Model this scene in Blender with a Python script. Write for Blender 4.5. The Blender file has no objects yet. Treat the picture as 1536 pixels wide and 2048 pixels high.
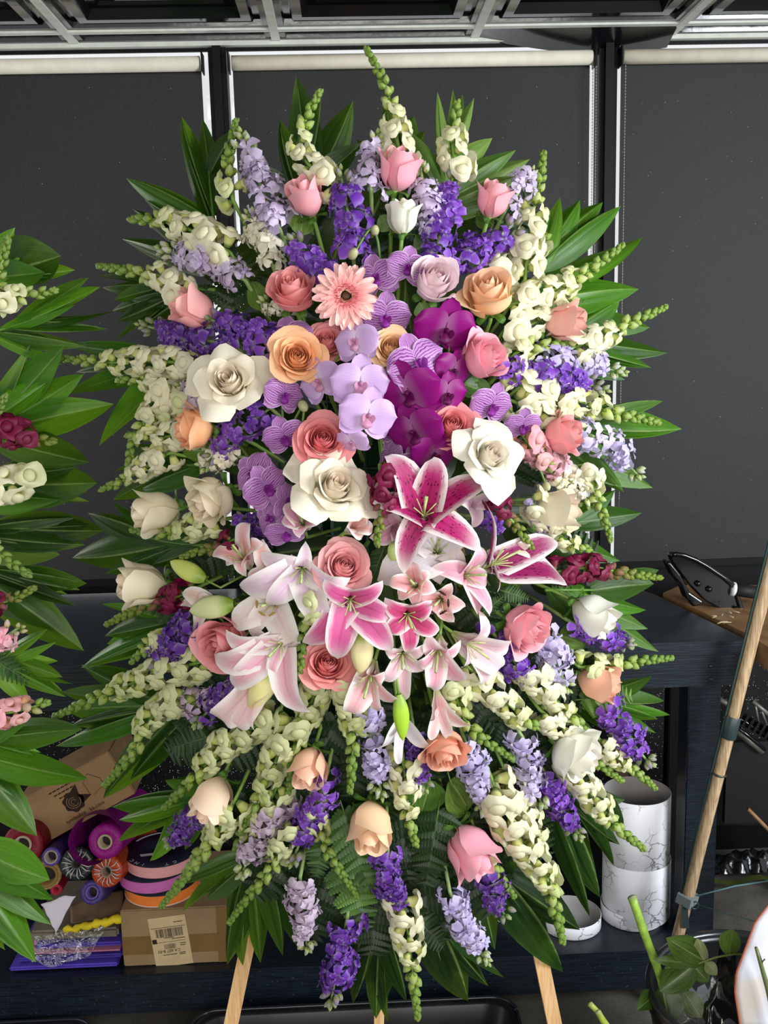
import bpy, bmesh, math, random
from mathutils import Vector, Matrix
random.seed(7)
C = bpy.context.scene.collection
D = bpy.data
PI = math.pi
sin, cos = math.sin, math.cos

# ---------------------------------------------------------------- camera
FPX = 2000.0
CAM = Vector((0, 0, 1.80))
YAW, PITCH, ROLL = math.radians(2.0), math.radians(9.8), math.radians(1.45)
FW = Vector((sin(YAW) * cos(PITCH), cos(YAW) * cos(PITCH), -sin(PITCH)))
R0 = FW.cross(Vector((0, 0, 1))).normalized()
U0 = R0.cross(FW).normalized()
RT = R0 * cos(ROLL) - U0 * sin(ROLL)
UP = U0 * cos(ROLL) + R0 * sin(ROLL)
cam = D.cameras.new('camera')
cam.sensor_fit = 'VERTICAL'
cam.sensor_height = 36.0
cam.lens = FPX / 2048 * 36.0
cam.clip_start = 0.02
camo = D.objects.new('camera', cam)
C.objects.link(camo)
camo.matrix_world = Matrix(((RT.x, UP.x, -FW.x, CAM.x), (RT.y, UP.y, -FW.y, CAM.y), (RT.z, UP.z, -FW.z, CAM.z), (0, 0, 0, 1)))
bpy.context.scene.camera = camo

# ---------------------------------------------------------------- light
sc = bpy.context.scene
sc.view_settings.view_transform = 'Standard'
sc.view_settings.look = 'None'
sc.view_settings.gamma = 1
sc.view_settings.use_curve_mapping = False
sc.view_settings.exposure = 0.72
w = D.worlds.new('daylight')
sc.world = w
w.use_nodes = True
bg = w.node_tree.nodes['Background']
bg.inputs[0].default_value = (0.96, 0.98, 1.0, 1)
bg.inputs[1].default_value = 0.55

def area(name, loc, target, sx, sy, power, col):
    l = D.lights.new(name, 'AREA')
    l.shape = 'RECTANGLE'
    l.size, l.size_y, l.energy, l.color = sx, sy, power, col
    o = D.objects.new(name, l)
    C.objects.link(o)
    o.location = loc
    d = (Vector(target) - Vector(loc)).normalized()
    o.rotation_euler = d.to_track_quat('-Z', 'Y').to_euler()
    return o
sc.cycles.max_bounces = 6
sc.cycles.diffuse_bounces = 3
sc.cycles.glossy_bounces = 3
sc.cycles.transmission_bounces = 4
sc.cycles.transparent_max_bounces = 6
# the wide open shop front behind the camera, and the daylight door on its right
area('shop_front_daylight', (0.3, -2.6, 2.3), (0, 1.3, 1.2), 3.0, 1.8, 76, (1.0, 0.95, 0.87))
area('added_left_backlight', (-1.75, 2.75, 1.55), (-0.4, 1.7, 1.2), 0.7, 1.5, 12, (1.0, 0.98, 0.92))  # added lamp out of view, backlights the left palm leaves; no window is modelled there
area('side_door_daylight', (2.6, 0.1, 2.0), (0.0, 1.8, 1.2), 1.3, 1.3, 78, (0.9, 0.95, 1.0))

# ---------------------------------------------------------------- helpers
def ray(px, py):
    return FW + RT * ((px - 768) / FPX) + UP * ((1024 - py) / FPX)
def P(px, py, Y):
    r = ray(px, py)
    return CAM + r * (Y / r.y)
def PZ(px, py, z):
    r = ray(px, py)
    return CAM + r * ((z - CAM.z) / r.z)
def upp(p):
    return (p - CAM).dot(FW) / FPX
def SY(px, py):
    e2 = ((px - 768) / 540) ** 2 + ((py - 1000) / 960) ** 2
    return 1.60 + 0.21 * min(e2, 1.5) + (1024 - py) / 1000 * 0.03
FOAM = P(768, 1050, 1.90)
def SP(px, py, d=0.0):
    return P(px, py, SY(px, py) + d)

def srgb(h):
    h = h.lstrip('#')
    v = [int(h[i:i + 2], 16) / 255 for i in (0, 2, 4)]
    return tuple((c / 12.92 if c <= 0.04045 else ((c + 0.055) / 1.055) ** 2.4) for c in v) + (1.0,)

def tag(o, label, cat, group=None, kind=None):
    o['label'] = label
    o['category'] = cat
    if group: o['group'] = group
    if kind: o['kind'] = kind
    return o
def empty(name, label, cat, M=None, group=None):
    o = D.objects.new(name, None)
    C.objects.link(o)
    o.empty_display_size = 0.02
    if M is not None: o.matrix_world = M
    return tag(o, label, cat, group)
def ob(name, me, parent=None, M=None, color=None):
    o = D.objects.new(name, me)
    C.objects.link(o)
    if parent is not None: o.parent = parent
    if M is not None: o.matrix_basis = M
    if color is not None: o.color = color
    return o
def struct(name, me, label=None, parent=None):
    o = ob(name, me, parent)
    if parent is None:
        o['kind'] = 'structure'
        if label: o['label'] = label
    return o

class MB:
    def __init__(s):
        s.v, s.f, s.uv, s.fm = [], [], [], []
        s.mi = 0
    def face(s, *idx):
        s.f.append(idx); s.fm.append(s.mi)
    def grid(s, fn, nu, nv, M=None, wrap=False):
        b = len(s.v)
        cols = nu if wrap else nu + 1
        for j in range(nv + 1):
            for i in range(cols):
                u = -1 + 2 * i / nu
                v = j / nv
                p = Vector(fn(u, v))
                s.v.append(M @ p if M is not None else p)
                s.uv.append((u * 0.5 + 0.5, v))
        for j in range(nv):
            for i in range(nu):
                a = b + j * cols + i
                c = b + j * cols + (i + 1) % cols
                s.face(a, c, c + cols, a + cols)
        return s
    def tube(s, pts, rad, seg=6, cap=True):
        b = len(s.v)
        n = len(pts)
        pts = [Vector(p) for p in pts]
        if not hasattr(rad, '__len__'): rad = [rad] * n
        ref = None
        for k in range(n):
            t = (pts[min(k + 1, n - 1)] - pts[max(k - 1, 0)])
            t = t.normalized() if t.length > 1e-9 else Vector((0, 0, 1))
            if ref is None:
                ref = t.orthogonal().normalized()
            x = (ref - t * ref.dot(t))
            x = x.normalized() if x.length > 1e-6 else t.orthogonal().normalized()
            ref = x
            y = t.cross(x)
            for i in range(seg):
                a = 2 * PI * i / seg
                s.v.append(pts[k] + (x * cos(a) + y * sin(a)) * rad[k])
                s.uv.append((i / seg, k / max(1, n - 1)))
        for k in range(n - 1):
            for i in range(seg):
                a = b + k * seg + i
                c = b + k * seg + (i + 1) % seg
                s.face(a, c, c + seg, a + seg)
        if cap:
            s.face(*[b + i for i in range(seg)][::-1])
            s.face(*[b + (n - 1) * seg + i for i in range(seg)])
        return s
    def box(s, M, sx=1, sy=1, sz=1):
        b = len(s.v)
        for z in (-1, 1):
            for x, y in ((-1, -1), (1, -1), (1, 1), (-1, 1)):
                s.v.append(M @ Vector((x * sx / 2, y * sy / 2, z * sz / 2)))
                s.uv.append((x * .5 + .5, (y if z < 0 else -y) * .5 + .5))
        for q in ((3, 2, 1, 0), (4, 5, 6, 7), (0, 1, 5, 4), (1, 2, 6, 5), (2, 3, 7, 6), (3, 0, 4, 7)):
            s.face(*[b + i for i in q])
        return s
    def ell(s, M, rx, ry, rz, nu=8, nv=6):
        def fn(u, v):
            a = u * PI; t = v * PI
            return (rx * cos(a) * sin(t), ry * sin(a) * sin(t), -rz * cos(t))
        return s.grid(fn, nu, nv, M, wrap=True)
    def quad(s, a, b, c, d):
        n = len(s.v)
        for p, q in zip((a, b, c, d), ((0, 0), (1, 0), (1, 1), (0, 1))):
            s.v.append(Vector(p)); s.uv.append(q)
        s.face(n, n + 1, n + 2, n + 3)
        return s
    def prism(s, poly, z0, z1):
        n = len(poly); b = len(s.v)
        for z in (z0, z1):
            for p in poly:
                s.v.append(Vector((p[0], p[1], z))); s.uv.append((p[0], p[1]))
        s.face(*[b + i for i in range(n)][::-1])
        s.face(*[b + n + i for i in range(n)])
        for i in range(n):
            j = (i + 1) % n
            s.face(b + i, b + j, b + n + j, b + n + i)
        return s
    def lathe(s, prof, seg=32, M=None):
        b = len(s.v); n = len(prof)
        for k, (r, z) in enumerate(prof):
            for i in range(seg):
                a = 2 * PI * i / seg
                p = Vector((r * cos(a), r * sin(a), z))
                s.v.append(M @ p if M is not None else p)
                s.uv.append((i / seg, k / (n - 1)))
        for k in range(n - 1):
            for i in range(seg):
                j = (i + 1) % seg
                s.face(b + k * seg + i, b + k * seg + j, b + (k + 1) * seg + j, b + (k + 1) * seg + i)
        return s
    def build(s, name, *mats, smooth=True, recalc=False):
        me = D.meshes.new(name)
        me.from_pydata([tuple(p) for p in s.v], [], s.f)
        for m in mats: me.materials.append(m)
        l = me.uv_layers.new(name='UVMap')
        vi = [0] * len(me.loops)
        me.loops.foreach_get('vertex_index', vi)
        flat = []
        for i in vi: flat.extend(s.uv[i])
        l.data.foreach_set('uv', flat)
        me.polygons.foreach_set('use_smooth', [smooth] * len(me.polygons))
        if len(mats) > 1:
            me.polygons.foreach_set('material_index', s.fm)
        me.update()
        if recalc:
            bm = bmesh.new(); bm.from_mesh(me)
            bmesh.ops.recalc_face_normals(bm, faces=bm.faces)
            bm.to_mesh(me); bm.free()
        return me

def bevel_box(name, sx, sy, sz, mat, bev=0.003, M=None):
    bm = bmesh.new()
    bmesh.ops.create_cube(bm, size=1)
    bmesh.ops.scale(bm, vec=(sx, sy, sz), verts=bm.verts)
    bmesh.ops.bevel(bm, geom=list(bm.edges), offset=bev, segments=2, affect='EDGES')
    if M is not None: bmesh.ops.transform(bm, matrix=M, verts=bm.verts)
    me = D.meshes.new(name)
    bm.to_mesh(me); bm.free()
    me.materials.append(mat)
    return me
def T(*a):
    return Matrix.Translation(Vector(a[0]) if len(a) == 1 else Vector(a))
def frame(loc, z, xhint=None, s=1.0, roll=0.0):
    z = Vector(z).normalized()
    h = Vector(xhint) if xhint is not None else z.orthogonal()
    x = h - z * h.dot(z)
    x = x.normalized() if x.length > 1e-6 else z.orthogonal().normalized()
    y = z.cross(x)
    if roll:
        x, y = x * cos(roll) + y * sin(roll), y * cos(roll) - x * sin(roll)
    sx, sy, sz = (s, s, s) if not hasattr(s, '__len__') else s
    return Matrix(((x.x * sx, y.x * sy, z.x * sz, loc.x), (x.y * sx, y.y * sy, z.y * sz, loc.y), (x.z * sx, y.z * sy, z.z * sz, loc.z), (0, 0, 0, 1)))
def facing(p, ang, el):
    """direction at p: image angle ang (deg, 0 right, 90 up), el = 90 looks at the lens, 0 across, <0 away"""
    d = (p - CAM).normalized()
    r = (RT - d * RT.dot(d)).normalized()
    u = r.cross(d)
    if u.dot(UP) < 0: u = -u
    a, e = math.radians(ang), math.radians(el)
    return ((r * cos(a) + u * sin(a)) * cos(e) - d * sin(e)).normalized(), r, u, -d
def bez(a, b, c, n):
    return [a * (1 - t) ** 2 + b * 2 * t * (1 - t) + c * t * t for t in [i / n for i in range(n + 1)]]
def smooth_path(pts, n):
    """Catmull-Rom through pts"""
    out = []
    q = [pts[0] * 2 - pts[1]] + list(pts) + [pts[-1] * 2 - pts[-2]]
    for k in range(1, len(q) - 2):
        for i in range(n):
            t = i / n
            p0, p1, p2, p3 = q[k - 1], q[k], q[k + 1], q[k + 2]
            out.append(0.5 * ((2 * p1) + (p2 - p0) * t + (2 * p0 - 5 * p1 + 4 * p2 - p3) * t * t + (3 * p1 - p0 - 3 * p2 + p3) * t ** 3))
    out.append(pts[-1].copy())
    return out

# ---------------------------------------------------------------- materials
class NT:
    def __init__(s, name):
        s.m = D.materials.new(name)
        s.m.use_nodes = True
        s.t = s.m.node_tree
        s.b = s.t.nodes['Principled BSDF']
        s.out = s.t.nodes['Material Output']
    def n(s, typ, **kw):
        nd = s.t.nodes.new(typ)
        for k, v in kw.items(): setattr(nd, k, v)
        return nd
    def l(s, a, b):
        s.t.links.new(a, b)
    def set(s, inp, v):
        if hasattr(v, 'is_linked') or hasattr(v, 'links'): s.l(v, inp)
        else: inp.default_value = v
    def math(s, op, a, b=0.5, c=None):
        nd = s.n('ShaderNodeMath', operation=op)
        s.set(nd.inputs[0], a); s.set(nd.inputs[1], b)
        if c is not None: s.set(nd.inputs[2], c)
        return nd.outputs[0]
    def mix(s, fac, a, b, mode='MIX'):
        nd = s.n('ShaderNodeMix', data_type='RGBA', blend_type=mode)
        s.set(nd.inputs[0], fac); s.set(nd.inputs[6], a); s.set(nd.inputs[7], b)
        return nd.outputs[2]
    def step(s, x, a, b, lo=0.0, hi=1.0):
        nd = s.n('ShaderNodeMapRange', interpolation_type='SMOOTHSTEP')
        s.set(nd.inputs[0], x)
        for i, v in zip((1, 2, 3, 4), (a, b, lo, hi)): s.set(nd.inputs[i], v)
        return nd.outputs[0]
    def uv(s):
        c = s.n('ShaderNodeTexCoord')
        x = s.n('ShaderNodeSeparateXYZ')
        s.l(c.outputs['UV'], x.inputs[0])
        return c.outputs['UV'], x.outputs[0], x.outputs[1]
    def noise(s, scale, detail=3, vec=None, rough=0.5, dist=0.0):
        nd = s.n('ShaderNodeTexNoise')
        nd.inputs['Scale'].default_value = scale
        nd.inputs['Detail'].default_value = detail
        nd.inputs['Roughness'].default_value = rough
        nd.inputs['Distortion'].default_value = dist
        if vec is None:
            vec = s.n('ShaderNodeTexCoord').outputs['Object']
        s.l(vec, nd.inputs['Vector'])
        return nd.outputs[0]
    def mapping(s, vec, scale):
        nd = s.n('ShaderNodeMapping')
        s.l(vec, nd.inputs[0])
        nd.inputs['Scale'].default_value = scale
        return nd.outputs[0]
    def bump(s, h, strength=0.3, dist=0.01):
        nd = s.n('ShaderNodeBump')
        nd.inputs['Strength'].default_value = strength
        nd.inputs['Distance'].default_value = dist
        s.l(h, nd.inputs['Height'])
        s.l(nd.outputs[0], s.b.inputs['Normal'])
        return nd.outputs[0]
    def fin(s, col, rough=0.5, spec=0.5, transl=0.0, tcol=None, metal=0.0):
        s.set(s.b.inputs['Base Color'], col)
        s.set(s.b.inputs['Roughness'], rough)
        s.set(s.b.inputs['Specular IOR Level'], spec)
        s.b.inputs['Metallic'].default_value = metal
        if transl > 0:
            tr = s.n('ShaderNodeBsdfTranslucent')
            s.set(tr.inputs[0], tcol if tcol is not None else col)
            mx = s.n('ShaderNodeMixShader')
            mx.inputs[0].default_value = transl
            s.l(s.b.outputs[0], mx.inputs[1]); s.l(tr.outputs[0], mx.inputs[2])
            s.l(mx.outputs[0], s.out.inputs[0])
        return s.m
MATS = {}
def simple(name, hexc, rough=0.5, spec=0.5, nz=0.0, nscale=30, metal=0.0, bump=0.0, stretch=None):
    if name in MATS: return MATS[name]
    k = NT(name)
    c = srgb(hexc)
    col = c
    if nz or bump:
        vec = k.n('ShaderNodeTexCoord').outputs['Object']
        if stretch: vec = k.mapping(vec, stretch)
        n = k.noise(nscale, 4, vec)
        if nz:
            dk = tuple(x * (1 - nz) for x in c[:3]) + (1,)
            lt = tuple(min(1, x * (1 + nz)) for x in c[:3]) + (1,)
            col = k.mix(k.step(n, 0.3, 0.7), dk, lt)
        if bump: k.bump(n, bump, 0.004)
    MATS[name] = k.fin(col, rough, spec, 0, None, metal)
    return MATS[name]
# ================================================================ the room
WY = 3.2
ZC = P(768, 82, WY).z
M_BLACK = simple('black_frame_paint', '#0b0b0d', 0.5, 0.15, 0.15, 40)
M_TEE = simple('ceiling_tee_white', '#c9ccc2', 0.4, 0.5, 0.06, 30)
M_CREAM = simple('roller_cream', '#d6d0bf', 0.6, 0.3, 0.05, 25)
def m_tile():
    k = NT('gloss_black_ceiling_tile')
    n = k.noise(18, 3)
    k.bump(n, 0.05, 0.01)
    return k.fin(srgb('#0e0f12'), 0.12, 0.7)
M_TILE = m_tile()
def m_blind():
    k = NT('charcoal_blind_weave')
    tc = k.n('ShaderNodeTexCoord').outputs['Object']
    a = k.noise(900, 1, k.mapping(tc, (1, 1, .15)))
    b = k.noise(900, 1, k.mapping(tc, (.15, 1, 1)))
    n = k.math('MULTIPLY', k.math('ADD', a, b), 0.5)
    col = k.mix(k.step(n, 0.35, 0.65), srgb('#1e1e1f'), srgb('#2a2a2b'))
    sp = k.n('ShaderNodeTexVoronoi'); sp.inputs['Scale'].default_value = 26
    k.l(tc, sp.inputs['Vector'])
    col = k.mix(k.step(sp.outputs['Distance'], 0.05, 0.02, 0, .5), col, srgb('#a5a5a5'))
    return k.fin(col, 0.62, 0.3)
M_BLIND = m_blind()
def m_glass():
    k = NT('window_glass')
    tr = k.n('ShaderNodeBsdfTransparent')
    gl = k.n('ShaderNodeBsdfGlossy'); gl.inputs['Roughness'].default_value = 0.02
    mx = k.n('ShaderNodeMixShader'); mx.inputs[0].default_value = 0.06
    k.l(tr.outputs[0], mx.inputs[1]); k.l(gl.outputs[0], mx.inputs[2])
    k.l(mx.outputs[0], k.out.inputs[0])
    return k.m
M_GLASS = m_glass()
def m_concrete():
    k = NT('concrete_floor')
    a = k.noise(6, 5); b = k.noise(120, 2)
    col = k.mix(k.step(a, 0.35, 0.7), srgb('#4c4943'), srgb('#6b675f'))
    col = k.mix(k.math('MULTIPLY', k.step(b, 0.5, 0.75), 0.4), col, srgb('#2f2d2a'))
    k.bump(b, 0.2, 0.003)
    return k.fin(col, 0.75, 0.3)
def m_navy():
    k = NT('navy_painted_wood')
    tc = k.n('ShaderNodeTexCoord').outputs['Object']
    g = k.noise(9, 5, k.mapping(tc, (1.5, 30, 30)), .6)
    s = k.noise(160, 2, tc)
    col = k.mix(k.step(g, 0.35, 0.65), srgb('#10161e'), srgb('#1b2530'))
    col = k.mix(k.math('MULTIPLY', k.step(s, 0.68, 0.74), 0.35), col, srgb('#6d7780'))
    k.bump(g, 0.25, 0.003)
    return k.fin(col, 0.3, 0.5)
M_CONC, M_NAVY = m_concrete(), m_navy()

struct('floor', MB().box(T(0, 0.2, -0.02), 7, 7, 0.04).build('floor', M_CONC, smooth=False), 'grey concrete floor under the bench')
# ceiling: dark deck, white tees, coffered tiles
XR = [P(x, 82, WY).x for x in (152, 549, 945, 1337)]
TS = (XR[3] - XR[0]) / 3
YC0 = PZ(549, 60, ZC).y
ceil = struct('ceiling', MB().box(T(0, -0.9, ZC + 0.16), 7, 6.6, 0.04).build('ceiling', M_BLACK, smooth=False), 'black coffered drop ceiling with white tees')
def tile_mesh(sx, sy):
    m = MB()
    prof = [(0.012, 0.0), (0.030, 0.0), (0.034, 0.016), (0.052, 0.016), (0.058, 0.004), (0.085, 0.004), (0.100, 0.030), (0.125, 0.030), (0.130, 0.040), (0.17, 0.040), (0.185, 0.022)]
    prof = [q for q in prof if q[0] < min(sx, sy) / 2 - .01]
    for k, (i, z) in enumerate(prof):
        a, b = sx / 2 - i, sy / 2 - i
        for x, y in ((-a, -b), (a, -b), (a, b), (-a, b)):
            m.v.append(Vector((x, y, z))); m.uv.append((x, y))
        if k:
            o = (k - 1) * 4
            for j in range(4):
                m.face(o + j, o + 4 + j, o + 4 + (j + 1) % 4, o + (j + 1) % 4)
    o = (len(prof) - 1) * 4
    m.face(o, o + 3, o + 2, o + 1)
    return m.build('ceiling_tile', M_TILE, smooth=False)
full = tile_mesh(TS, TS)
cut = tile_mesh(TS, WY - YC0)
sagx = (XR[2] + XR[3]) / 2
for c in range(-3, 6):
    cx = XR[0] + TS * (c + .5)
    for r in range(4):
        ob('ceiling_tile', full, ceil, T(cx, YC0 - TS * (r + .5), ZC + 0.004))
    if abs(cx - sagx) > .1:
        ob('ceiling_tile', cut, ceil, T(cx, (WY + YC0) / 2, ZC + 0.004))
def sag(u, v):
    return (u * TS * .49, (v - .5) * (WY - YC0 - .01), -0.055 * (1 - abs(u - .35) ** 1.4 / 1.55) * v ** 1.1 if True else 0)
o = ob('ceiling_tile', MB().grid(sag, 20, 5).build('sagging_tile', M_TILE), ceil, T(sagx, (WY + YC0) / 2 - .004, ZC + 0.002))
o['label'] = 'sagging bent black tile above the right mullion'
tee = MB().box(T(0, 0, 0), 0.024, 3.4, 0.006).box(T(0, 0, .02), 0.004, 3.4, 0.04).build('tee', M_TEE, smooth=False)
for c in range(-3, 7):
    ob('tee', tee, ceil, T(XR[0] + TS * c, WY - 1.70, ZC))
cte = MB().box(T(0, 0, 0), 6.4, 0.024, 0.006).build('cross_tee', M_TEE, smooth=False)
for r in range(5):
    ob('cross_tee', cte, ceil, T(0, YC0 - TS * r, ZC + 0.001))
# window wall
xpl = (P(419, 120, WY).x, P(455, 120, WY).x)
xpr = (P(1193, 110, WY).x, P(1229, 110, WY).x)
ZB = 1.02
zroll = P(800, 121, WY - 0.05).z
zsill = ZB + 0.01
wall = struct('wall_back', MB().box(T(0, WY + .05, zsill / 2 - .02), 7, 0.06, zsill).build('wall_back', M_BLACK, smooth=False), 'black lower wall under the windows')
trim = struct('trim_1', MB().box(T(0, WY - .012, ZC - .006), 6.4, 0.026, 0.012).build('wall_angle', M_TEE, smooth=False), 'white wall angle where ceiling meets the window')
struct('trim_2', MB().box(T(0, WY + .004, ZC - .017), 6.4, 0.008, 0.010).build('window_header', M_BLACK, smooth=False), 'black window header below the ceiling')
for i, (a, b) in enumerate((xpl, xpr)):
    m = MB().box(T((a + b) / 2, WY - .005, (zsill + ZC) / 2 - .01), b - a, 0.06, ZC - zsill - .02)
    m.box(T((a + b) / 2, WY - .045, (zsill + ZC) / 2 - .01), (b - a) * .45, 0.02, ZC - zsill - .02)
    struct('trim_%d' % (i + 3), m.build('window_post', M_BLACK, smooth=False), 'black upright post between two window blinds')
M_CHR = simple('bracket_chrome', '#b9b9b9', 0.25, 0.5, metal=0.9)
M_BEAD = simple('bead_grey', '#8f8c86', 0.4, 0.5)
spans = [(-3.2, P(408, 200, WY).x, xpl[0]), (P(470, 200, WY).x, P(1175, 200, WY).x, 0), (P(1236, 200, WY).x, 3.2, 0)]
wins = [(-3.3, xpl[0]), (xpl[1], xpr[0]), (xpr[1], 3.3)]
names = ['left', 'middle', 'right']
for i, ((a, b), (fa, fb, _)) in enumerate(zip(wins, spans)):
    g = struct('window_%d' % (i + 1), MB().box(T((a + b) / 2, WY + .02, (zsill + ZC) / 2 - .02), b - a, 0.006, ZC - zsill - .04).build('window_glass', M_GLASS, smooth=False), '%s window pane behind a charcoal roller blind' % names[i])
    lab = ['cream-topped charcoal roller blind left of the left window post', 'wide charcoal roller blind behind the tall flower spray, between both posts', 'charcoal roller blind right of the right window post above the bench'][i]
    bl = empty('roller_blind', lab, 'blind', T((fa + fb) / 2, WY - .05, zsill + .02), 'charcoal roller blinds on the window wall')
    L = fb - fa
    ob('roller', MB().tube([(-L / 2, 0, zroll - zsill - .02), (L / 2, 0, zroll - zsill - .02)], 0.021, 24).build('roller', M_CREAM), bl)
    h = zroll - zsill - .02
    ob('fabric', MB().grid(lambda u, v: (u * L / 2, 0.024 + .002 * sin(u * 9), v * h), 40, 8).build('blind_fabric', M_BLIND), bl)
    ob('bottom_bar', MB().box(T(0, 0.024, 0.0), L, 0.012, 0.022).build('bottom_bar', M_BLACK, smooth=False), bl)
    ends = [L / 2] if i == 0 else ([-L / 2, L / 2] if i == 1 else [-L / 2])
    for x in ends:
        ob('bracket', MB().box(T(x + (.008 if x > 0 else -.008), 0.0, h), 0.004, 0.05, 0.055).build('bracket', M_BLACK, smooth=False), bl)
    if i:
        x = (L / 2 + .004) if i == 1 else (-L / 2 + .004)
        m = MB()
        nb = 150
        for q in range(nb):
            z = h - .03 - q * (h - .25) / nb
            for dx in ((-.004, .006) if i == 1 else (0.0,)):
                m.ell(T(x + dx, -.016, z), 0.0022, .0022, .0026, 5, 4)
        for dx in ((-.004, .006) if i == 1 else (0.0,)):
            m.tube([(x + dx, -.016, h), (x + dx, -.016, .2)], 0.0007, 4)
        ob('bead_chain', m.build('bead_chain', M_BEAD), bl)['kind'] = 'stuff'
# glittering black mesh screen under the bench, pricked with daylight
def m_screen():
    k = NT('perforated_black_screen')
    tc = k.n('ShaderNodeTexCoord').outputs['Object']
    vo = k.n('ShaderNodeTexVoronoi'); vo.inputs['Scale'].default_value = 190
    k.l(tc, vo.inputs['Vector'])
    n = k.noise(60, 3, tc)
    hole = k.math('MULTIPLY', k.step(vo.outputs['Distance'], 0.20, 0.12), k.step(n, 0.52, 0.6))
    tr = k.n('ShaderNodeBsdfTransparent')
    mx = k.n('ShaderNodeMixShader')
    k.l(hole, mx.inputs[0])
    k.fin(srgb('#0b0b0c'), 0.6, 0.3)
    k.l(k.b.outputs[0], mx.inputs[1]); k.l(tr.outputs[0], mx.inputs[2])
    k.l(mx.outputs[0], k.out.inputs[0])
    return k.m
wall.data = MB().box(T(0, WY + .05, zsill - .06), 7, .06, .12).box(T(0, WY + .05, .08), 7, .06, .2).build('wall_back', M_BLACK, smooth=False)
tag(ob('mesh_screen', MB().grid(lambda u, v: (u * 3.3, WY - .0 + .008 * sin(u * 40), .1 + v * (zsill - .2)), 120, 4).build('mesh_screen', m_screen())), 'black perforated screen with glittering pinholes under the bench', 'screen')

# ================================================================ bench
YB = PZ(1400, 1283, ZB).y
rc = PZ(1492, 1279, ZB)
rb = PZ(1312, 1190, ZB)
bench = empty('work_bench', 'navy painted wooden work bench along the window wall', 'bench', T(0, YB, 0))
m = MB().prism([(-2.2, 0), (rc.x, 0), (rb.x, rb.y - YB), (rb.x - .1, WY - .05 - YB), (-2.2, WY - .05 - YB)], ZB - .035, ZB)
ob('top', m.build('bench_top', M_NAVY, smooth=False, recalc=True), bench)
za0, za1 = P(1400, 1377, YB).z, P(1400, 1310, YB).z
ob('apron', bevel_box('apron', rc.x - .02 + 2.2, 0.035, za1 - za0, M_NAVY, .003, T((rc.x - .02 - 2.2) / 2, 0.03, (za0 + za1) / 2)), bench)
xl0, xl1 = P(1376, 1500, YB + .04).x, P(1441, 1500, YB + .04).x
zsh = P(1200, 1905, YB).z
leg = bevel_box('leg', xl1 - xl0, 0.075, za0 + .01, M_NAVY, .003, T(0, 0, (za0 + .01) / 2))
for x, y in (((xl0 + xl1) / 2, .085), (-1.9, .085), ((xl0 + xl1) / 2 - .10, .46), (-1.9, .46)):
    ob('leg', leg, bench, T(x, y, 0))
M_BOLT = simple('dull_screw', '#3a4048', 0.4, 0.5, metal=.6)
for px_, py_ in ((1422, 1333), (1422, 1359)):
    p = P(px_, py_, YB + .010)
    ob('screw', MB().lathe([(0.0, .003), (.005, .002), (.006, 0)], 10, frame(Vector((0, 0, 0)), (0, -1, 0))).build('screw', M_BOLT), bench, T(p.x, .0115, p.z))
zbm = max(0.004, P(1150, 1984, YB).z)
ob('shelf', MB().box(T((xl1 - 2.2) / 2, .27, zsh - .012), xl1 + 2.2, .50, .022).build('shelf', M_NAVY, smooth=False), bench)
ob('shelf_beam', bevel_box('shelf_beam', xl1 + 2.2 - .0, .03, zsh - zbm, M_NAVY, .003, T((xl1 - 2.2) / 2, .012, (zsh + zbm) / 2)), bench)
# ================================================================ flower materials (object colour carries the variety)
def m_rose():
    k = NT('rose_petal')
    oi = k.n('ShaderNodeObjectInfo')
    _, u, v = k.uv()
    c = oi.outputs['Color']
    edge = k.step(v, 0.55, 1.0)
    n = k.noise(45, 3)
    col = k.mix(k.math('MULTIPLY', edge, 0.15), c, (1.0, 0.86, 0.8, 1))
    col = k.mix(k.step(v, 0.25, 0.0, 0.0, 0.4), col, (0.78, 0.74, 0.42, 1))
    deep = k.mix(1.0, c, c, 'MULTIPLY')
    col = k.mix(k.math('MULTIPLY', k.step(n, 0.45, 0.75), 0.10), col, deep)
    ve = k.noise(3.0, 2, k.mapping(k.uv()[0], (24, 1.5, 1)))
    k.bump(ve, 0.12, 0.002)
    return k.fin(col, 0.48, 0.3, 0.24)
def m_snap():
    k = NT('snapdragon_petal')
    oi = k.n('ShaderNodeObjectInfo')
    _, u, v = k.uv()
    c = oi.outputs['Color']
    yel = k.mix(1.0, c, (0.93, 0.97, 0.52, 1), 'MULTIPLY')
    col = k.mix(k.step(v, 0.40, 0.62), yel, c)
    col = k.mix(k.step(v, 0.04, 0.16), srgb('#6c8c42'), col)
    n = k.noise(70, 2)
    col = k.mix(k.math('MULTIPLY', k.step(n, 0.4, 0.7), 0.10), col, k.mix(1.0, c, c, 'MULTIPLY'))
    return k.fin(col, 0.5, 0.3, 0.3)
def m_stock():
    k = NT('stock_petal')
    oi = k.n('ShaderNodeObjectInfo')
    _, u, v = k.uv()
    c = oi.outputs['Color']
    rnd = oi.outputs['Random']
    d = k.mix(1.0, c, c, 'MULTIPLY')
    col = k.mix(k.math('MULTIPLY', rnd, 0.6), c, d)
    col = k.mix(k.step(v, 0.75, 1.0, 0.0, 0.16), col, (0.95, 0.9, 1.0, 1))
    col = k.mix(k.step(v, 0.45, 0.0, 0.0, 0.5), col, (0.86, 0.86, 0.76, 1))
    st = k.noise(4, 2, k.mapping(k.uv()[0], (14, 1.2, 1)))
    col = k.mix(k.math('MULTIPLY', k.step(st, 0.45, 0.7), 0.25), col, d)
    return k.fin(col, 0.5, 0.3, 0.3)
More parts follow.
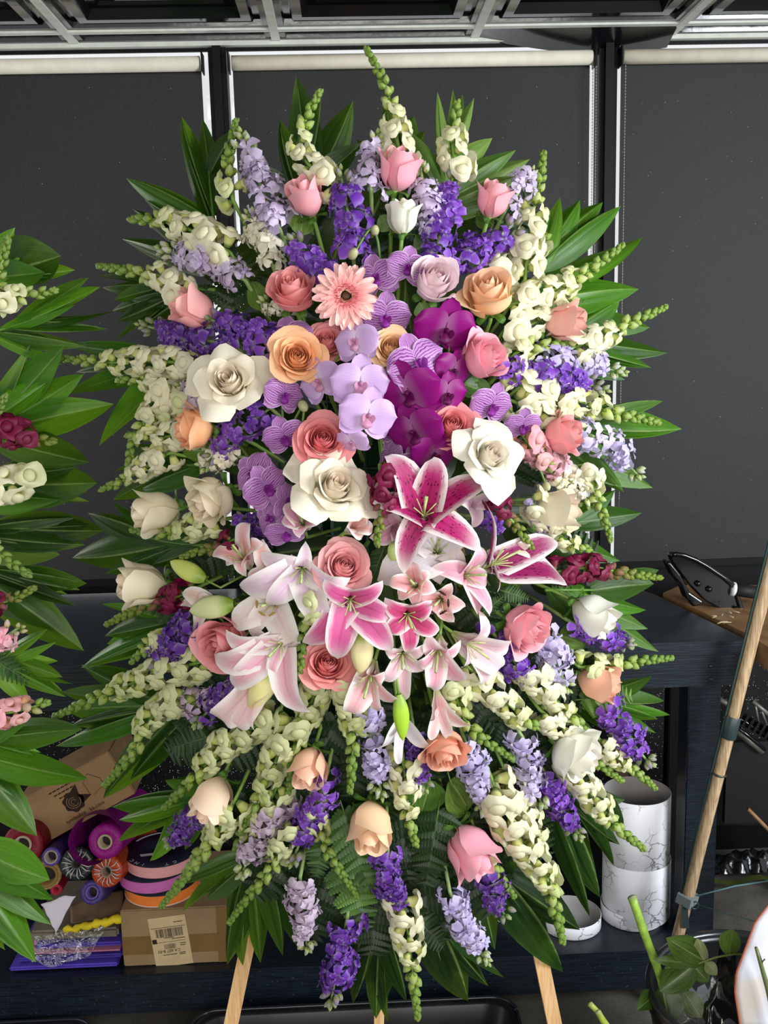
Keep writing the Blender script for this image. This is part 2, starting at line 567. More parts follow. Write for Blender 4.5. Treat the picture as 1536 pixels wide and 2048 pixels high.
def m_leaf(name='leaf_blade', rough=0.32, transl=0.42, veins=60.0):
    k = NT(name)
    oi = k.n('ShaderNodeObjectInfo')
    _, u, v = k.uv()
    c = oi.outputs['Color']
    st = k.noise(2.0, 2, k.mapping(k.uv()[0], (veins, 1.0, 1)))
    dk = k.mix(0.55, c, k.mix(1.0, c, c, 'MULTIPLY'))
    col = k.mix(k.step(st, 0.35, 0.68), dk, c)
    mid = k.math('ABSOLUTE', k.math('SUBTRACT', u, 0.5))
    col = k.mix(k.step(mid, 0.035, 0.008, 0.0, 0.5), col, (0.36, 0.48, 0.16, 1))
    big = k.noise(14, 3)
    col = k.mix(k.math('MULTIPLY', k.step(big, 0.45, 0.7), 0.4), col, dk)
    k.bump(st, 0.25, 0.002)
    tc = k.mix(0.6, col, (0.30, 0.50, 0.02, 1))
    return k.fin(col, rough, 0.5, transl, tc)
def m_stem():
    k = NT('green_stem')
    oi = k.n('ShaderNodeObjectInfo')
    n = k.noise(60, 3)
    c = oi.outputs['Color']
    return k.fin(k.mix(k.step(n, 0.3, 0.7), c, k.mix(0.5, c, (0.1, 0.16, 0.03, 1))), 0.45, 0.4)
def m_lily(name, spots, spread):
    k = NT(name)
    oi = k.n('ShaderNodeObjectInfo')
    uvv, u, v = k.uv()
    c = oi.outputs['Color']
    a = k.math('ABSOLUTE', k.math('SUBTRACT', k.math('MULTIPLY', u, 2.0), 1.0))
    n = k.noise(6, 3, k.mapping(uvv, (6, 1.5, 1)))
    a2 = k.math('ADD', a, k.math('MULTIPLY', k.math('SUBTRACT', n, 0.5), 0.5))
    inner = k.step(a2, spread, spread - 0.55)
    along = k.math('MULTIPLY', k.step(v, 0.02, 0.25), k.step(v, 0.98, 0.62))
    fac = k.math('MULTIPLY', inner, along)
    white = k.mix(0.35, (0.94, 0.90, 0.86, 1), k.mix(0.35, (0.95, 0.9, 0.88, 1), c))
    col = k.mix(fac, white, c)
    col = k.mix(k.math('MULTIPLY', k.step(a, 0.13, 0.02), k.math('MULTIPLY', k.step(v, 0.0, 0.1), k.step(v, 0.85, 0.4, 0, 0.6))), col, k.mix(1.0, c, c, 'MULTIPLY'))
    col = k.mix(k.step(v, 0.22, 0.02), col, (0.62, 0.68, 0.30, 1))
    if spots:
        vo = k.n('ShaderNodeTexVoronoi')
        vo.inputs['Scale'].default_value = 1.0
        k.l(k.mapping(uvv, (13, 30, 1)), vo.inputs['Vector'])
        sp = k.step(vo.outputs['Distance'], 0.34, 0.22)
        zone = k.math('MULTIPLY', k.step(a2, 0.85, 0.55), k.math('MULTIPLY', k.step(v, 0.08, 0.2), k.step(v, 0.8, 0.6)))
        col = k.mix(k.math('MULTIPLY', sp, zone), col, (0.12, 0.0, 0.03, 1))
    ve = k.noise(3.0, 2, k.mapping(uvv, (16, 1.2, 1)))
    k.bump(ve, 0.3, 0.003)
    return k.fin(col, 0.42, 0.35, 0.25)
def m_orchid(name, striped, edge):
    k = NT(name)
    oi = k.n('ShaderNodeObjectInfo')
    uvv, u, v = k.uv()
    c = oi.outputs['Color']
    a = k.math('SUBTRACT', k.math('MULTIPLY', u, 2.0), 1.0)
    ab = k.math('ABSOLUTE', a)
    n = k.noise(5, 2, uvv)
    if striped:
        w = k.math('ADD', k.math('MULTIPLY', a, 19.0), k.math('MULTIPLY', k.math('SUBTRACT', n, 0.5), 4.5))
        s = k.math('ABSOLUTE', k.math('SINE', w))
        vein = k.step(s, 0.58, 0.34)
        base = k.mix(0.30, c, (0.86, 0.70, 0.88, 1))
        col = k.mix(k.math('MULTIPLY', vein, k.step(v, 1.0, 0.86)), base, k.mix(0.8, c, (0.17, 0.01, 0.16, 1)))
        rim = k.math('MAXIMUM', k.step(v, 0.95, 1.0), k.step(ab, 0.93, 1.0))
        col = k.mix(k.math('MULTIPLY', rim, 0.7), col, (0.9, 0.8, 0.92, 1))
    else:
        s = k.math('ABSOLUTE', k.math('SINE', k.math('ADD', k.math('MULTIPLY', a, 22.0), k.math('MULTIPLY', n, 5))))
        col = k.mix(k.math('MULTIPLY', k.step(s, 0.5, 0.2), 0.22), c, k.mix(1.0, c, c, 'MULTIPLY'))
        col = k.mix(k.step(v, 0.4, 0.0, 0.0, edge), col, (0.9, 0.82, 0.9, 1))
    return k.fin(col, 0.45, 0.3, 0.2)
def m_obj(name, rough=0.5, spec=0.4, transl=0.0, vgreen=None):
    k = NT(name)
    oi = k.n('ShaderNodeObjectInfo')
    c = oi.outputs['Color']
    if vgreen:
        _, u, v = k.uv()
        c = k.mix(k.step(v, vgreen[0], vgreen[1]), srgb(vgreen[2]), c)
    n = k.noise(50, 3)
    c = k.mix(k.math('MULTIPLY', k.step(n, 0.4, 0.7), 0.2), c, k.mix(1.0, c, c, 'MULTIPLY'))
    return k.fin(c, rough, spec, transl)
M_ROSE, M_SNAP, M_STOCK, M_LEAF, M_STEM = m_rose(), m_snap(), m_stock(), m_leaf(), m_stem()
M_OVAL = m_leaf('oval_leaf_blade', 0.4, 0.25, 8.0)
M_LSTAR, M_LPINK, M_LPALE = m_lily('stargazer_petal', True, 0.98), m_lily('pink_lily_petal', False, 1.05), m_lily('pale_lily_petal', False, 0.86)
M_OSTR, M_OLIL, M_OMAG = m_orchid('striped_orchid_petal', True, 0), m_orchid('lilac_orchid_petal', False, 0.45), m_orchid('magenta_orchid_petal', False, 0.12)
M_BLOOM = m_obj('soft_bloom', 0.5, 0.3, 0.25)
M_LBUD = m_obj('lily_bud_skin', 0.4, 0.4, 0.15, (0.05, 0.35, '#8fae3c'))
GREEN = srgb('#5f8f35')
STEM = srgb('#7ea047')

# ================================================================ rose
def rose_kit(kind):
    """list of petal meshes; axis +Z, calyx at origin, half width about 1"""
    P_ = {  # n, H, r-out, flare inner/outer, width inner/outer, height drop of the outer petals, curl
        'bud': (12, 2.1, 0.95, 0.0, 0.22, 0.06, 0.42),
        'mid': (17, 1.85, 1.0, 0.0, 0.40, 0.20, 0.60),
        'open': (25, 1.35, 1.02, 0.0, 0.75, 0.30, 0.60),
        'reflex': (22, 1.15, 0.85, 0.05, 1.30, 0.36, 1.0)}[kind]
    n, H, RO, fi, fo, drop, curl = P_
    out = []
    rg = random.Random(hash(kind) % 1000 if False else len(kind) * 13)
    for i in range(n):
        q = i / (n - 1)
        th = i * 2.4 + rg.uniform(-.15, .15)
        R = 0.10 + (RO - 0.10) * q ** (0.85 if kind != 'open' else 0.95)
        W = 1.75 - 0.75 * q if kind != 'reflex' else 1.7 - 0.85 * q
        h = H * (0.93 + 0.09 * sin(q * 3.0) - drop * q * q + rg.uniform(-.03, .03))
        fl = fi + (fo - fi) * max(0, (q - 0.35) / 0.65) ** 1.3
        cu = curl * max(0, (q - 0.4) / 0.6)
        close = 0.42 * (1 - q) ** 1.2 if kind in ('bud', 'mid') else 0.25 * (1 - q)
        tipr = rg.uniform(0.5, 1.0); ph = rg.uniform(0, 6)
        if kind == 'bud' and q > .7: fl += rg.uniform(0, .10)
        def fn(u, v, th=th, R=R, W=W, h=h, fl=fl, cu=cu, close=close, tipr=tipr, ph=ph, q=q):
            t = v
            wid = 0.50 + 0.50 * sin(min(1, t / 0.55) * PI / 2)
            if t > 0.8: wid *= 1 - 0.22 * ((t - .8) / .2) ** 2
            if kind == 'reflex' and q > .4 and t > .5: wid *= 1 - (.02 + .26 * tipr) * ((t - .5) / .5) ** 2
            a = th + u * W * wid
            top = 1 - 0.16 * abs(u) ** 2.4 * t + 0.05 * tipr * (1 - abs(u)) ** 2 * t
            r = R * (0.16 + 0.84 * sin(min(1, t / 0.5) * PI / 2) ** 0.8)
            tt = max(0, t - 0.5) / 0.5
            r *= 1 - close * tt ** 1.5
            e = max(0, t - 0.55) / 0.45
            r += fl * e ** 1.7 * (0.75 + 0.45 * (1 - abs(u)) * tipr)
            r += 0.05 * u * (0.4 + R) + 0.020 * sin(4 * u + ph) * e * (0.6 + 2 * q)
            z = h * (t * top) - cu * 0.35 * max(0, e - 0.35) ** 2 * (1.3 - 0.6 * abs(u))
            if kind == 'reflex':
                z -= fl * 0.22 * e ** 2
                z += fl * (0.30 * tipr - 0.12) * (abs(u) ** 1.3) * e + 0.10 * fl * sin(3 * u + ph) * e
            z += 0.025 * sin(5 * u + ph * 2) * e * (0.3 + q)
            return (r * cos(a), r * sin(a), z)
        out.append(MB().grid(fn, 8, 9).build('rose_petal', M_ROSE))
    return out
def sepal_mesh():
    def fn(u, v):
        w = 0.20 * sin(PI * (0.12 + 0.88 * v)) ** 0.8
        return (0.22 + 0.75 * sin(v * 1.9) * 0.9, u * w, 0.05 + 0.40 * v - 0.55 * v * v - 0.05 * abs(u))
    return MB().grid(fn, 4, 7).build('sepal', M_LEAF)
RK = {k: rose_kit(k) for k in ('bud', 'mid', 'open', 'reflex')}
SEPAL = sepal_mesh()
def calyx_mesh():
    return MB().lathe([(0.02, -0.34), (0.16, -0.28), (0.20, -0.12), (0.24, 0.02), (0.22, 0.08), (0.0, 0.1)], 10).build('calyx', M_STEM)
CALYX = calyx_mesh()
ROSES = []
def rose(px, py, w, kind, ang, el, col, label, d=-0.03, squash=1.0, cat='rose', group=None, roll=None):
    """w: full width in photograph pixels; (px,py): centre of the head"""
    c = SP(px, py, d)
    s = w * upp(c) * 0.56
    ax, r, u, f = facing(c, ang, el)
    Hc = {'bud': 1.0, 'mid': 0.9, 'open': 0.75, 'reflex': 0.55}[kind]
    s0 = s / {'bud': 1.05, 'mid': 1.10, 'open': 1.32, 'reflex': 1.72}[kind]
    base = c - ax * (Hc * s0)
    rl = random.uniform(0, 6) if roll is None else roll
    root = empty('reflexed_rose' if kind == 'reflex' else 'rose', label, cat, frame(base, ax, u, (s0, s0, s0 * squash), rl), group)
    cc = srgb(col)
    if cc[2] < .5: cc = (min(1, cc[0] * 1.1), cc[1] * 1.1, cc[2] * 1.12, 1)
    n = len(RK[kind])
    for i, me in enumerate(RK[kind]):
        q = i / (n - 1)
        j = random.uniform(-.05, .05)
        dk = 0.95 + 0.13 * q
        ob('petal', me, root, None, (min(1, cc[0] * (0.97 + j * .5)), min(1, cc[1] * (dk + j)), min(1, cc[2] * (dk + j)), 1))
    ob('calyx', CALYX, root, None, GREEN)
    for k in range(5):
        ob('sepal', SEPAL, root, Matrix.Rotation(k * 1.2566, 4, 'Z'), GREEN)
    # stem runs back into the foam
    foam = FOAM
    tgt = base * 0.4 + foam * 0.6
    pts = bez(base, base - ax * 0.05, tgt, 6)
    Mi = root.matrix_world.inverted()
    ob('stem', MB().tube([Mi @ p for p in pts], [0.0035 / s0] * 7, 6).build('stem', M_STEM), root, None, STEM)
    return root

# ================================================================ snapdragon
def floret_mesh(seed):
    rg = random.Random(seed)
    ph = rg.uniform(0, 6); k1 = rg.uniform(.85, 1.15)
    def fn(u, v):
        a = u * PI
        sa = sin(a)
        if v < 0.5:
            t = v / 0.5
            r = 0.10 + 0.15 * t ** 0.7
            return (cos(a) * r, sa * r * (0.9 if sa > 0 else 1.2) - .03 * t, 0.58 * t)
        t = (v - 0.5) / 0.5
        up = sa > 0
        if up:      # two erect lobes
            lobe = abs(sin(a)) * (0.55 + 0.6 * abs(cos(a))) + .12
            r = 0.25 + 0.36 * k1 * lobe * t
            z = 0.58 + 0.26 * t - 0.22 * t * t
            return (cos(a) * (r + .10 * t), sa * r + .06 * t, z + .05 * sin(5 * a + ph) * t)
        lobe = 0.5 + 0.5 * abs(cos(1.5 * (a + PI / 2)))
        r = 0.25 + 0.30 * lobe * t
        z = 0.58 + 0.24 * t - 0.42 * t * t
        return (cos(a) * r, sa * r - .05 * t, z + .05 * sin(6 * a + ph) * t)
    m = MB().grid(fn, 18, 8, None, wrap=True)
    b = len(m.uv)
    m.ell(T(0, -0.06, 0.64) @ Matrix.Rotation(0.35, 4, 'X'), 0.29, 0.25, 0.15, 9, 6)
    for i in range(b, len(m.uv)): m.uv[i] = (m.uv[i][0], 0.57)
    return m.build('floret', M_SNAP)
def snapbud_mesh(seed):
    rg = random.Random(seed)
    k = rg.uniform(-.1, .1)
    def fn(u, v):
        a = u * PI
        r = 0.34 * sin(PI * min(1, 0.06 + 0.94 * v) ** 0.8) ** 0.75 * (1 + .08 * cos(2 * a))
        if v == 1: r = 0.0
        return (cos(a) * r, sin(a) * r + 0.12 * v * v + k * v, v)
    m = MB().grid(fn, 8, 6, None, wrap=True)
    for j in range(5):
        def sf(u, v):
            w = 0.13 * sin(PI * (0.15 + 0.85 * v))
            return (0.06 + 0.26 * sin(min(1, v * 1.3) * PI / 2), u * w, -0.02 + 0.42 * v)
        b = len(m.uv)
        m.grid(sf, 2, 3, Matrix.Rotation(j * 1.2566 + .3, 4, 'Z'))
        for i in range(b, len(m.uv)): m.uv[i] = (m.uv[i][0], 0.0)
    return m.build('bud', M_SNAP)
FLORETS = [floret_mesh(i) for i in range(4)]
SBUDS = [snapbud_mesh(i + 9) for i in range(3)]
def stemleaf_mesh():
    def fn(u, v):
        w = 0.10 * sin(PI * (0.1 + 0.9 * v)) ** 0.9
        return (u * w, v, -0.25 * v * v + 0.04 * abs(u))
    return MB().grid(fn, 2, 6).build('stem_leaf', M_LEAF)
SLEAF = stemleaf_mesh()
SNAPC = {'W': ('#ece8ca', '#d2da98', '#8fa95a'), 'C': ('#dbdfae', '#bfca7e', '#819c50'), 'B': ('#7a1540', '#8d3a55', '#839445'), 'P': ('#f2b3bb', '#e9c6b8', '#8fae58'), 'Y': ('#ece9b8', '#cfd97a', '#93b552')}
def lerpc(a, b, t):
    return tuple(x + (y - x) * t for x, y in zip(a, b))
def snapdragon(path, typ, frac, label, foam=None, d=0.0, size=36, dtip=0.0, group='snapdragon spikes in the standing spray', d0=None, dens=1.0):
    """path: pixel points base .. tip; frac: share of the spike (from the base) that is open florets"""
    n = len(path)
    pts = []
    for i, (x, y) in enumerate(path):
        t = i / (n - 1)
        pts.append(SP(x, y, d + dtip * t))
    cl = smooth_path(pts, 8)
    base = cl[0]
    root = empty('snapdragon', label, 'snapdragon', T(base), group)
    Ti = T(-base)
    sc_ = upp(base)
    L = [0.0]
    for a, b in zip(cl, cl[1:]): L.append(L[-1] + (b - a).length)
    tot = L[-1]
    def at(s):
        s = max(0, min(tot, s))
        for k in range(len(L) - 1):
            if L[k + 1] >= s:
                f = (s - L[k]) / max(1e-9, L[k + 1] - L[k])
                return cl[k].lerp(cl[k + 1], f), (cl[k + 1] - cl[k]).normalized()
        return cl[-1], (cl[-1] - cl[-2]).normalized()
    foam = foam or FOAM
    back = base.lerp(foam, 0.22)
    back.y = max(back.y, base.y + 0.11)
    sp = [back - base] + [p - base for p in cl[::2]] + [cl[-1] - base]
    ob('stem', MB().tube(sp, [0.0036 * (1 - 0.55 * i / len(sp)) for i in range(len(sp))], 6).build('stem', M_STEM), root, None, srgb('#7fa548'))
    cw, cm, cg = [srgb(c) for c in SNAPC[typ]]
    px = size * sc_
    s = 0.0
    k = random.randint(0, 9)
    while s < tot - px * 0.10:
        t = s / tot
        p, tg = at(s)
        view = (CAM - p).normalized()
        h = tg.orthogonal().normalized()
        a = k * 2.4
        x = (view - tg * view.dot(tg)).normalized()
        y = tg.cross(x)
        # most florets stand on the sides and the front of the stem
        aa = ((a + PI) % (2 * PI)) - PI
        aa *= 0.78
        out = x * cos(aa) + y * sin(aa)
        jit = random.uniform(.88, 1.12)
        if t < frac:
            f = t / max(frac, .01)
            dirn = (out * 1.0 + tg * (0.25 + 0.5 * f) + Vector((0, 0, -0.25)) * (1 - f)).normalized()
            sz = px * (1.32 - 0.36 * f) * jit
            j = random.uniform(-.04, .04)
            col = lerpc(cw, cm, max(0, f - .5) * 1.1)
            M = frame(p + out * 0.004, dirn, tg.cross(dirn), sz)
            ob('floret', random.choice(FLORETS), root, Ti @ M, tuple(min(1, c * (1 + j)) for c in col[:3]) + (1,))
            s += px * random.uniform(0.30, 0.46) / dens
        else:
            f = (t - frac) / max(1e-3, 1 - frac)
            dirn = (out * (0.95 - 0.6 * f) + tg * (0.5 + 0.6 * f)).normalized()
            sz = px * (0.74 - 0.42 * f) * jit
            col = lerpc(cm, cg, min(1, f * 1.7 + .12))
            M = frame(p + out * 0.002, dirn, tg.cross(dirn), (sz * 1.05, sz * 1.05, sz))
            ob('bud', random.choice(SBUDS), root, Ti @ M, col)
            s += px * (0.33 - 0.23 * f) * random.uniform(.8, 1.2)
        k += 1
    p, tg = at(tot)
    for j in range(11):
        h = tg.orthogonal().normalized()
        o = Matrix.Rotation(j * 2.4, 3, tg) @ h
        q = j / 10
        dirn = (tg + o * (0.55 - .5 * q)).normalized()
        ob('bud', SBUDS[j % 3], root, Ti @ frame(p - tg * px * (.34 - .26 * q) + o * px * .05 * (1 - q), dirn, None, px * (0.36 - .08 * q)), cg)
    return root

# ================================================================ stock
def stock_floret(seed):
    rg = random.Random(seed)
    m = MB()
    for cnt, ln, tl, z0 in (((5, 1.0, 0.05, 0.0), (4, 0.74, 0.75, 0.05), (3, 0.5, 1.15, 0.1)) if seed % 3 else ((4, 1.05, 0.1, 0.0), (3, 0.5, 0.9, 0.05))):
        off = rg.uniform(0, 6)
        for i in range(cnt):
            tl2 = tl + rg.uniform(-.18, .25)
            ph = rg.uniform(0, 6)
            def fn(u, v, ln=ln, tl2=tl2, ph=ph, z0=z0):
                w = 0.42 * ln * (0.15 + 0.95 * v ** 0.8) * (1 if v < .9 else .85)
                r = 0.06 + ln * v * (1 - 0.12 * u * u)
                z = z0 + 0.12 * sin(4 * u + ph) * v * v + 0.06 * sin(9 * v + ph)
                a = tl2 - 0.9 * v * v * 0.6
                return (r * cos(a) - z * sin(a) * .6, u * w, r * sin(a) + z * cos(a))
            m.grid(fn, 3, 3, Matrix.Rotation(off + i * 2 * PI / cnt + rg.uniform(-.2, .2), 4, 'Z'))
    return m.build('floret', M_STOCK)
STOCKF = [stock_floret(i + 3) for i in range(5)]
STOCKC = {'V': '#8e52c4', 'D': '#7743aa', 'L': '#ddd0e8', 'M': '#d9c8da', 'S': '#f3efdc', 'K': '#f1c2cc', 'B': '#d5cbea'}
def stock(path, typ, label, foam=None, width=62, d=0.0, size=34, buds=0.24, group='stock spikes in the standing spray', tipcol=None):
    """path: pixel points base .. tip"""
    pts = [SP(x, y, d) for x, y in path]
    cl = smooth_path(pts, 8)
    base = cl[0]
    root = empty('stock_flower', label, 'stock', T(base), group)
    Ti = T(-base)
    u_ = upp(base)
    L = [0.0]
    for a, b in zip(cl, cl[1:]): L.append(L[-1] + (b - a).length)
    tot = L[-1]
    def at(s):
        s = max(0, min(tot, s))
        for k in range(len(L) - 1):
            if L[k + 1] >= s:
                f = (s - L[k]) / max(1e-9, L[k + 1] - L[k])
                return cl[k].lerp(cl[k + 1], f), (cl[k + 1] - cl[k]).normalized()
        return cl[-1], (cl[-1] - cl[-2]).normalized()
    foam = foam or FOAM
    back = base.lerp(foam, 0.22)
    back.y = max(back.y, base.y + 0.11)
    sp = [back - base] + [p - base for p in cl[::3]] + [cl[-1] - base]
    ob('stem', MB().tube(sp, [0.0038 * (1 - 0.5 * i / len(sp)) for i in range(len(sp))], 6).build('stem', M_STEM), root, None, srgb('#8fa968'))
    c0 = srgb(STOCKC[typ])
    s, k = 0.0, random.randint(0, 9)
    R = width * u_ * 0.5
    fs = size * u_ * 0.5
    while s < tot:
        t = s / tot
        p, tg = at(s)
        view = (CAM - p).normalized()
        x = (view - tg * view.dot(tg)).normalized()
        y = tg.cross(x)
        aa = (((k * 2.4 + PI) % (2 * PI)) - PI) * 0.62
        out = x * cos(aa) + y * sin(aa)
        tap = 1.0 if t < 0.6 else 1.0 - 0.75 * (t - 0.6) / 0.4
        if t < 1 - buds:
            pos = p + out * max(0.0, R * tap - fs * 0.45) * random.uniform(.45, 1.2) + tg * fs * random.uniform(-.5, .5)
            dirn = (out + tg * 0.25 + Vector((random.uniform(-.5, .5), random.uniform(-.4, .2), random.uniform(-.5, .5)))).normalized()
            z = fs * random.uniform(.95, 1.6) * (0.62 + 0.38 * tap)
            j = random.uniform(-.10, .10)
            ob('floret', random.choice(STOCKF), root, Ti @ frame(pos, dirn, None, z, random.uniform(0, 6)),
               tuple(max(0, min(1, c * (1 + j))) for c in c0[:3]) + (1,))
            s += fs * random.uniform(.5, .8)
        else:
            f = (t - (1 - buds)) / buds
            dirn = (out * 0.8 + tg * 0.9).normalized()
            L_ = fs * (1.15 - 0.45 * f)
            cb = lerpc(c0, srgb('#a9bd74'), 0.35 + 0.6 * f)
            ob('bud', SBUDS[k % 3], root, Ti @ frame(p + out * R * .5 * (1 - f) * random.uniform(.5, 1.2), dirn, None, (L_ * .9, L_ * .9, L_)), cb)
            s += fs * 0.30
        k += 1
    return root

# ================================================================ leaves and fronds
def leaflet_mesh(seed, bend, fold, pleat):
    rg = random.Random(seed)
    sk = rg.uniform(-.06, .06); tw = rg.uniform(-.35, .35)
    def fn(u, v):
        w = 0.5 * (sin(PI * min(1, (0.05 + 0.95 * v)) ** 0.85)) ** 0.85 if v < 1 else 0
        x = u * w + sk * sin(v * PI)
        z = -fold * abs(u) * w - bend * (v - .5) ** 2 * 1.0 + bend * .25 + pleat * cos(u * 11) * w
        z += u * w * tw * v
        return (x, v, z)
    return MB().grid(fn, 8, 9).build('leaflet', M_LEAF)
LEAFLETS = [leaflet_mesh(i, (0.10, 0.22, -0.06, 0.30)[i % 4], (0.18, 0.3, 0.12, 0.25)[i % 4], (0.05, 0.08, 0.03, 0.07)[i % 4]) for i in range(8)]
LG = ['#386e22', '#478828', '#2f5c22', '#56962e', '#3d752f', '#2a5220']
def leaf_color(pal=None):
    c = srgb(random.choice(pal or LG))
    j = random.uniform(.8, 1.45)
    return (c[0] * j * 1.45, c[1] * j * 1.1, c[2] * j * .7, 1)
def place_leaf(parent, me, name, b, t, width, col, base, tilt=0.0):
    y = t - b
    Ln = y.length
    yd = y / Ln
    view = (CAM - b).normalized()
    z = view - yd * view.dot(yd)
    z = z.normalized() if z.length > 1e-4 else yd.orthogonal().normalized()
    x = yd.cross(z)
    if tilt:
        z, x = z * cos(tilt) + x * sin(tilt), x * cos(tilt) - z * sin(tilt)
    M = Matrix(((x.x * width, y.x, z.x * Ln, b.x), (x.y * width, y.y, z.y * Ln, b.y), (x.z * width, y.z, z.z * Ln, b.z), (0, 0, 0, 1)))
    return ob(name, me, parent, T(-base) @ M, col)
def frond(base, end, leaves, label, d=0.07, pal=None, group='palm fronds of the standing spray', dy=0.05, sfn=None, yfix=None):
    """base/end: pixels of the rachis; leaves: (t along rachis, tip x, tip y, width px)"""
    q = (lambda x, y, e: P(x, y, yfix + e)) if yfix else (lambda x, y, e: SP(x, y, d + e))
    b, e = q(base[0], base[1], 0), q(end[0], end[1], dy * .5)
    root = empty('palm_frond', label, 'palm leaf', T(b), group)
    ob('rachis', MB().tube([Vector((0, 0, 0)), (e - b) * .5, e - b], [0.0035, 0.0028, 0.0015], 6).build('rachis', M_STEM), root, None, srgb('#5d8a34'))
    for i, (t, x, y, w) in enumerate(leaves):
        bb = b.lerp(e, t)
        tt = q(x, y, dy * (i % 3) * .35 - .01)
        place_leaf(root, LEAFLETS[random.randrange(8)], 'leaflet', bb, tt, w * upp(bb) * 1.28, leaf_color(pal), b, random.uniform(-.5, .5))
    return root
def oval_mesh(seed, fold):
    rg = random.Random(seed)
    def fn(u, v):
        w = 0.5 * sin(PI * (0.02 + 0.98 * v) ** 0.8) ** 0.7 if v < 1 else 0
        return (u * w, v, fold * abs(u) * w - 0.18 * v * v + 0.03 * sin(9 * v) * abs(u))
    return MB().grid(fn, 6, 8).build('leaf', M_OVAL)
OVALS = [oval_mesh(1, -.3), oval_mesh(2, .25), oval_mesh(3, -.1)]
def pinna_mesh(seed):
    m = MB()
    n = 8
    m.grid(lambda u, v: (u * 0.03 * (1 - v * .8), v, 0), 1, 4)
    for k in range(n):
        v0 = 0.04 + 0.92 * k / n
        ln = 0.21 * (1 - 0.75 * k / n)
        for sgn in (-1, 1):
            def fn(u, v, v0=v0, ln=ln, sgn=sgn):
                w = 0.062 * sin(PI * (0.12 + 0.8 * v)) ** .7
                return (sgn * v * ln, v0 + v * ln * 0.45 + u * w, -0.04 * v + 0.02 * u)
            m.grid(fn, 2, 3)
    return m.build('pinna', M_OVAL)
PINNA = pinna_mesh(1)
def fern(base, tip, label, d=0.06, pairs=10, wid=0.34, pal=('#24512c', '#1f4526', '#2d5f35'), group='leatherleaf ferns between the flowers', dtip=0.0, yfix=None):
    q = (lambda p, e: P(p[0], p[1], yfix + e)) if yfix else (lambda p, e: SP(p[0], p[1], d + e))
    b, t = q(base, 0), q(tip, dtip)
    root = empty('fern_frond', label, 'fern', T(b), group)
    ax = t - b
    L = ax.length
    view = (CAM - b).normalized()
    n = (view - ax * view.dot(ax) / L / L).normalized()
    sd = ax.normalized().cross(n)
    bow = n * L * 0.06
    pt = lambda s: b + ax * s + bow * sin(s * PI)
    ob('rachis', MB().tube([pt(i / 6) - b for i in range(7)], [0.0016 * (1 - .8 * i / 6) for i in range(7)], 5).build('rachis', M_STEM), root, None, srgb('#4c6b2c'))
    for i in range(pairs):
        s = 0.12 + 0.84 * i / pairs
        ln = L * wid * (1 - s) ** 0.75 * (0.75 + .25 * min(1, s * 4)) + L * .03
        for sg in (-1, 1):
            p = pt(s)
            e = p + (sd * sg * 0.85 + ax.normalized() * 0.55 - n * random.uniform(0.0, .25)) * ln
            place_leaf(root, PINNA, 'pinna', p, e, ln * 1.05, leaf_color(pal), b, random.uniform(-.3, .3))
    return root
def leaf_spray(pts, label, d=0.02, pal=('#4f7a3a', '#3f6b30', '#5b8544'), cat='leaf', group='oval rose and salal leaves among the blooms', name='oval_leaf', yfix=None):
    """pts: (base x,y, tip x,y, width px) -- one leaf is one thing with a blade and a petiole"""
    bx, by, tx, ty, w = pts
    q = (lambda x, y, e: P(x, y, yfix + e)) if yfix else (lambda x, y, e: SP(x, y, d + e))
    b, t = q(bx, by, 0.01), q(tx, ty, 0)
    root = empty(name, label, cat, T(b), group)
    place_leaf(root, OVALS[random.randrange(3)], 'blade', b, t, w * upp(b), leaf_color(pal), b, random.uniform(-.3, .3))
    foam = FOAM if not yfix else b + Vector((0, .03, -.03))
    bk = (foam - b).normalized() * 0.04
    ob('petiole', MB().tube([bk, Vector((0, 0, 0)), (t - b) * .15], 0.0013, 5).build('petiole', M_STEM), root, None, STEM)
    return root

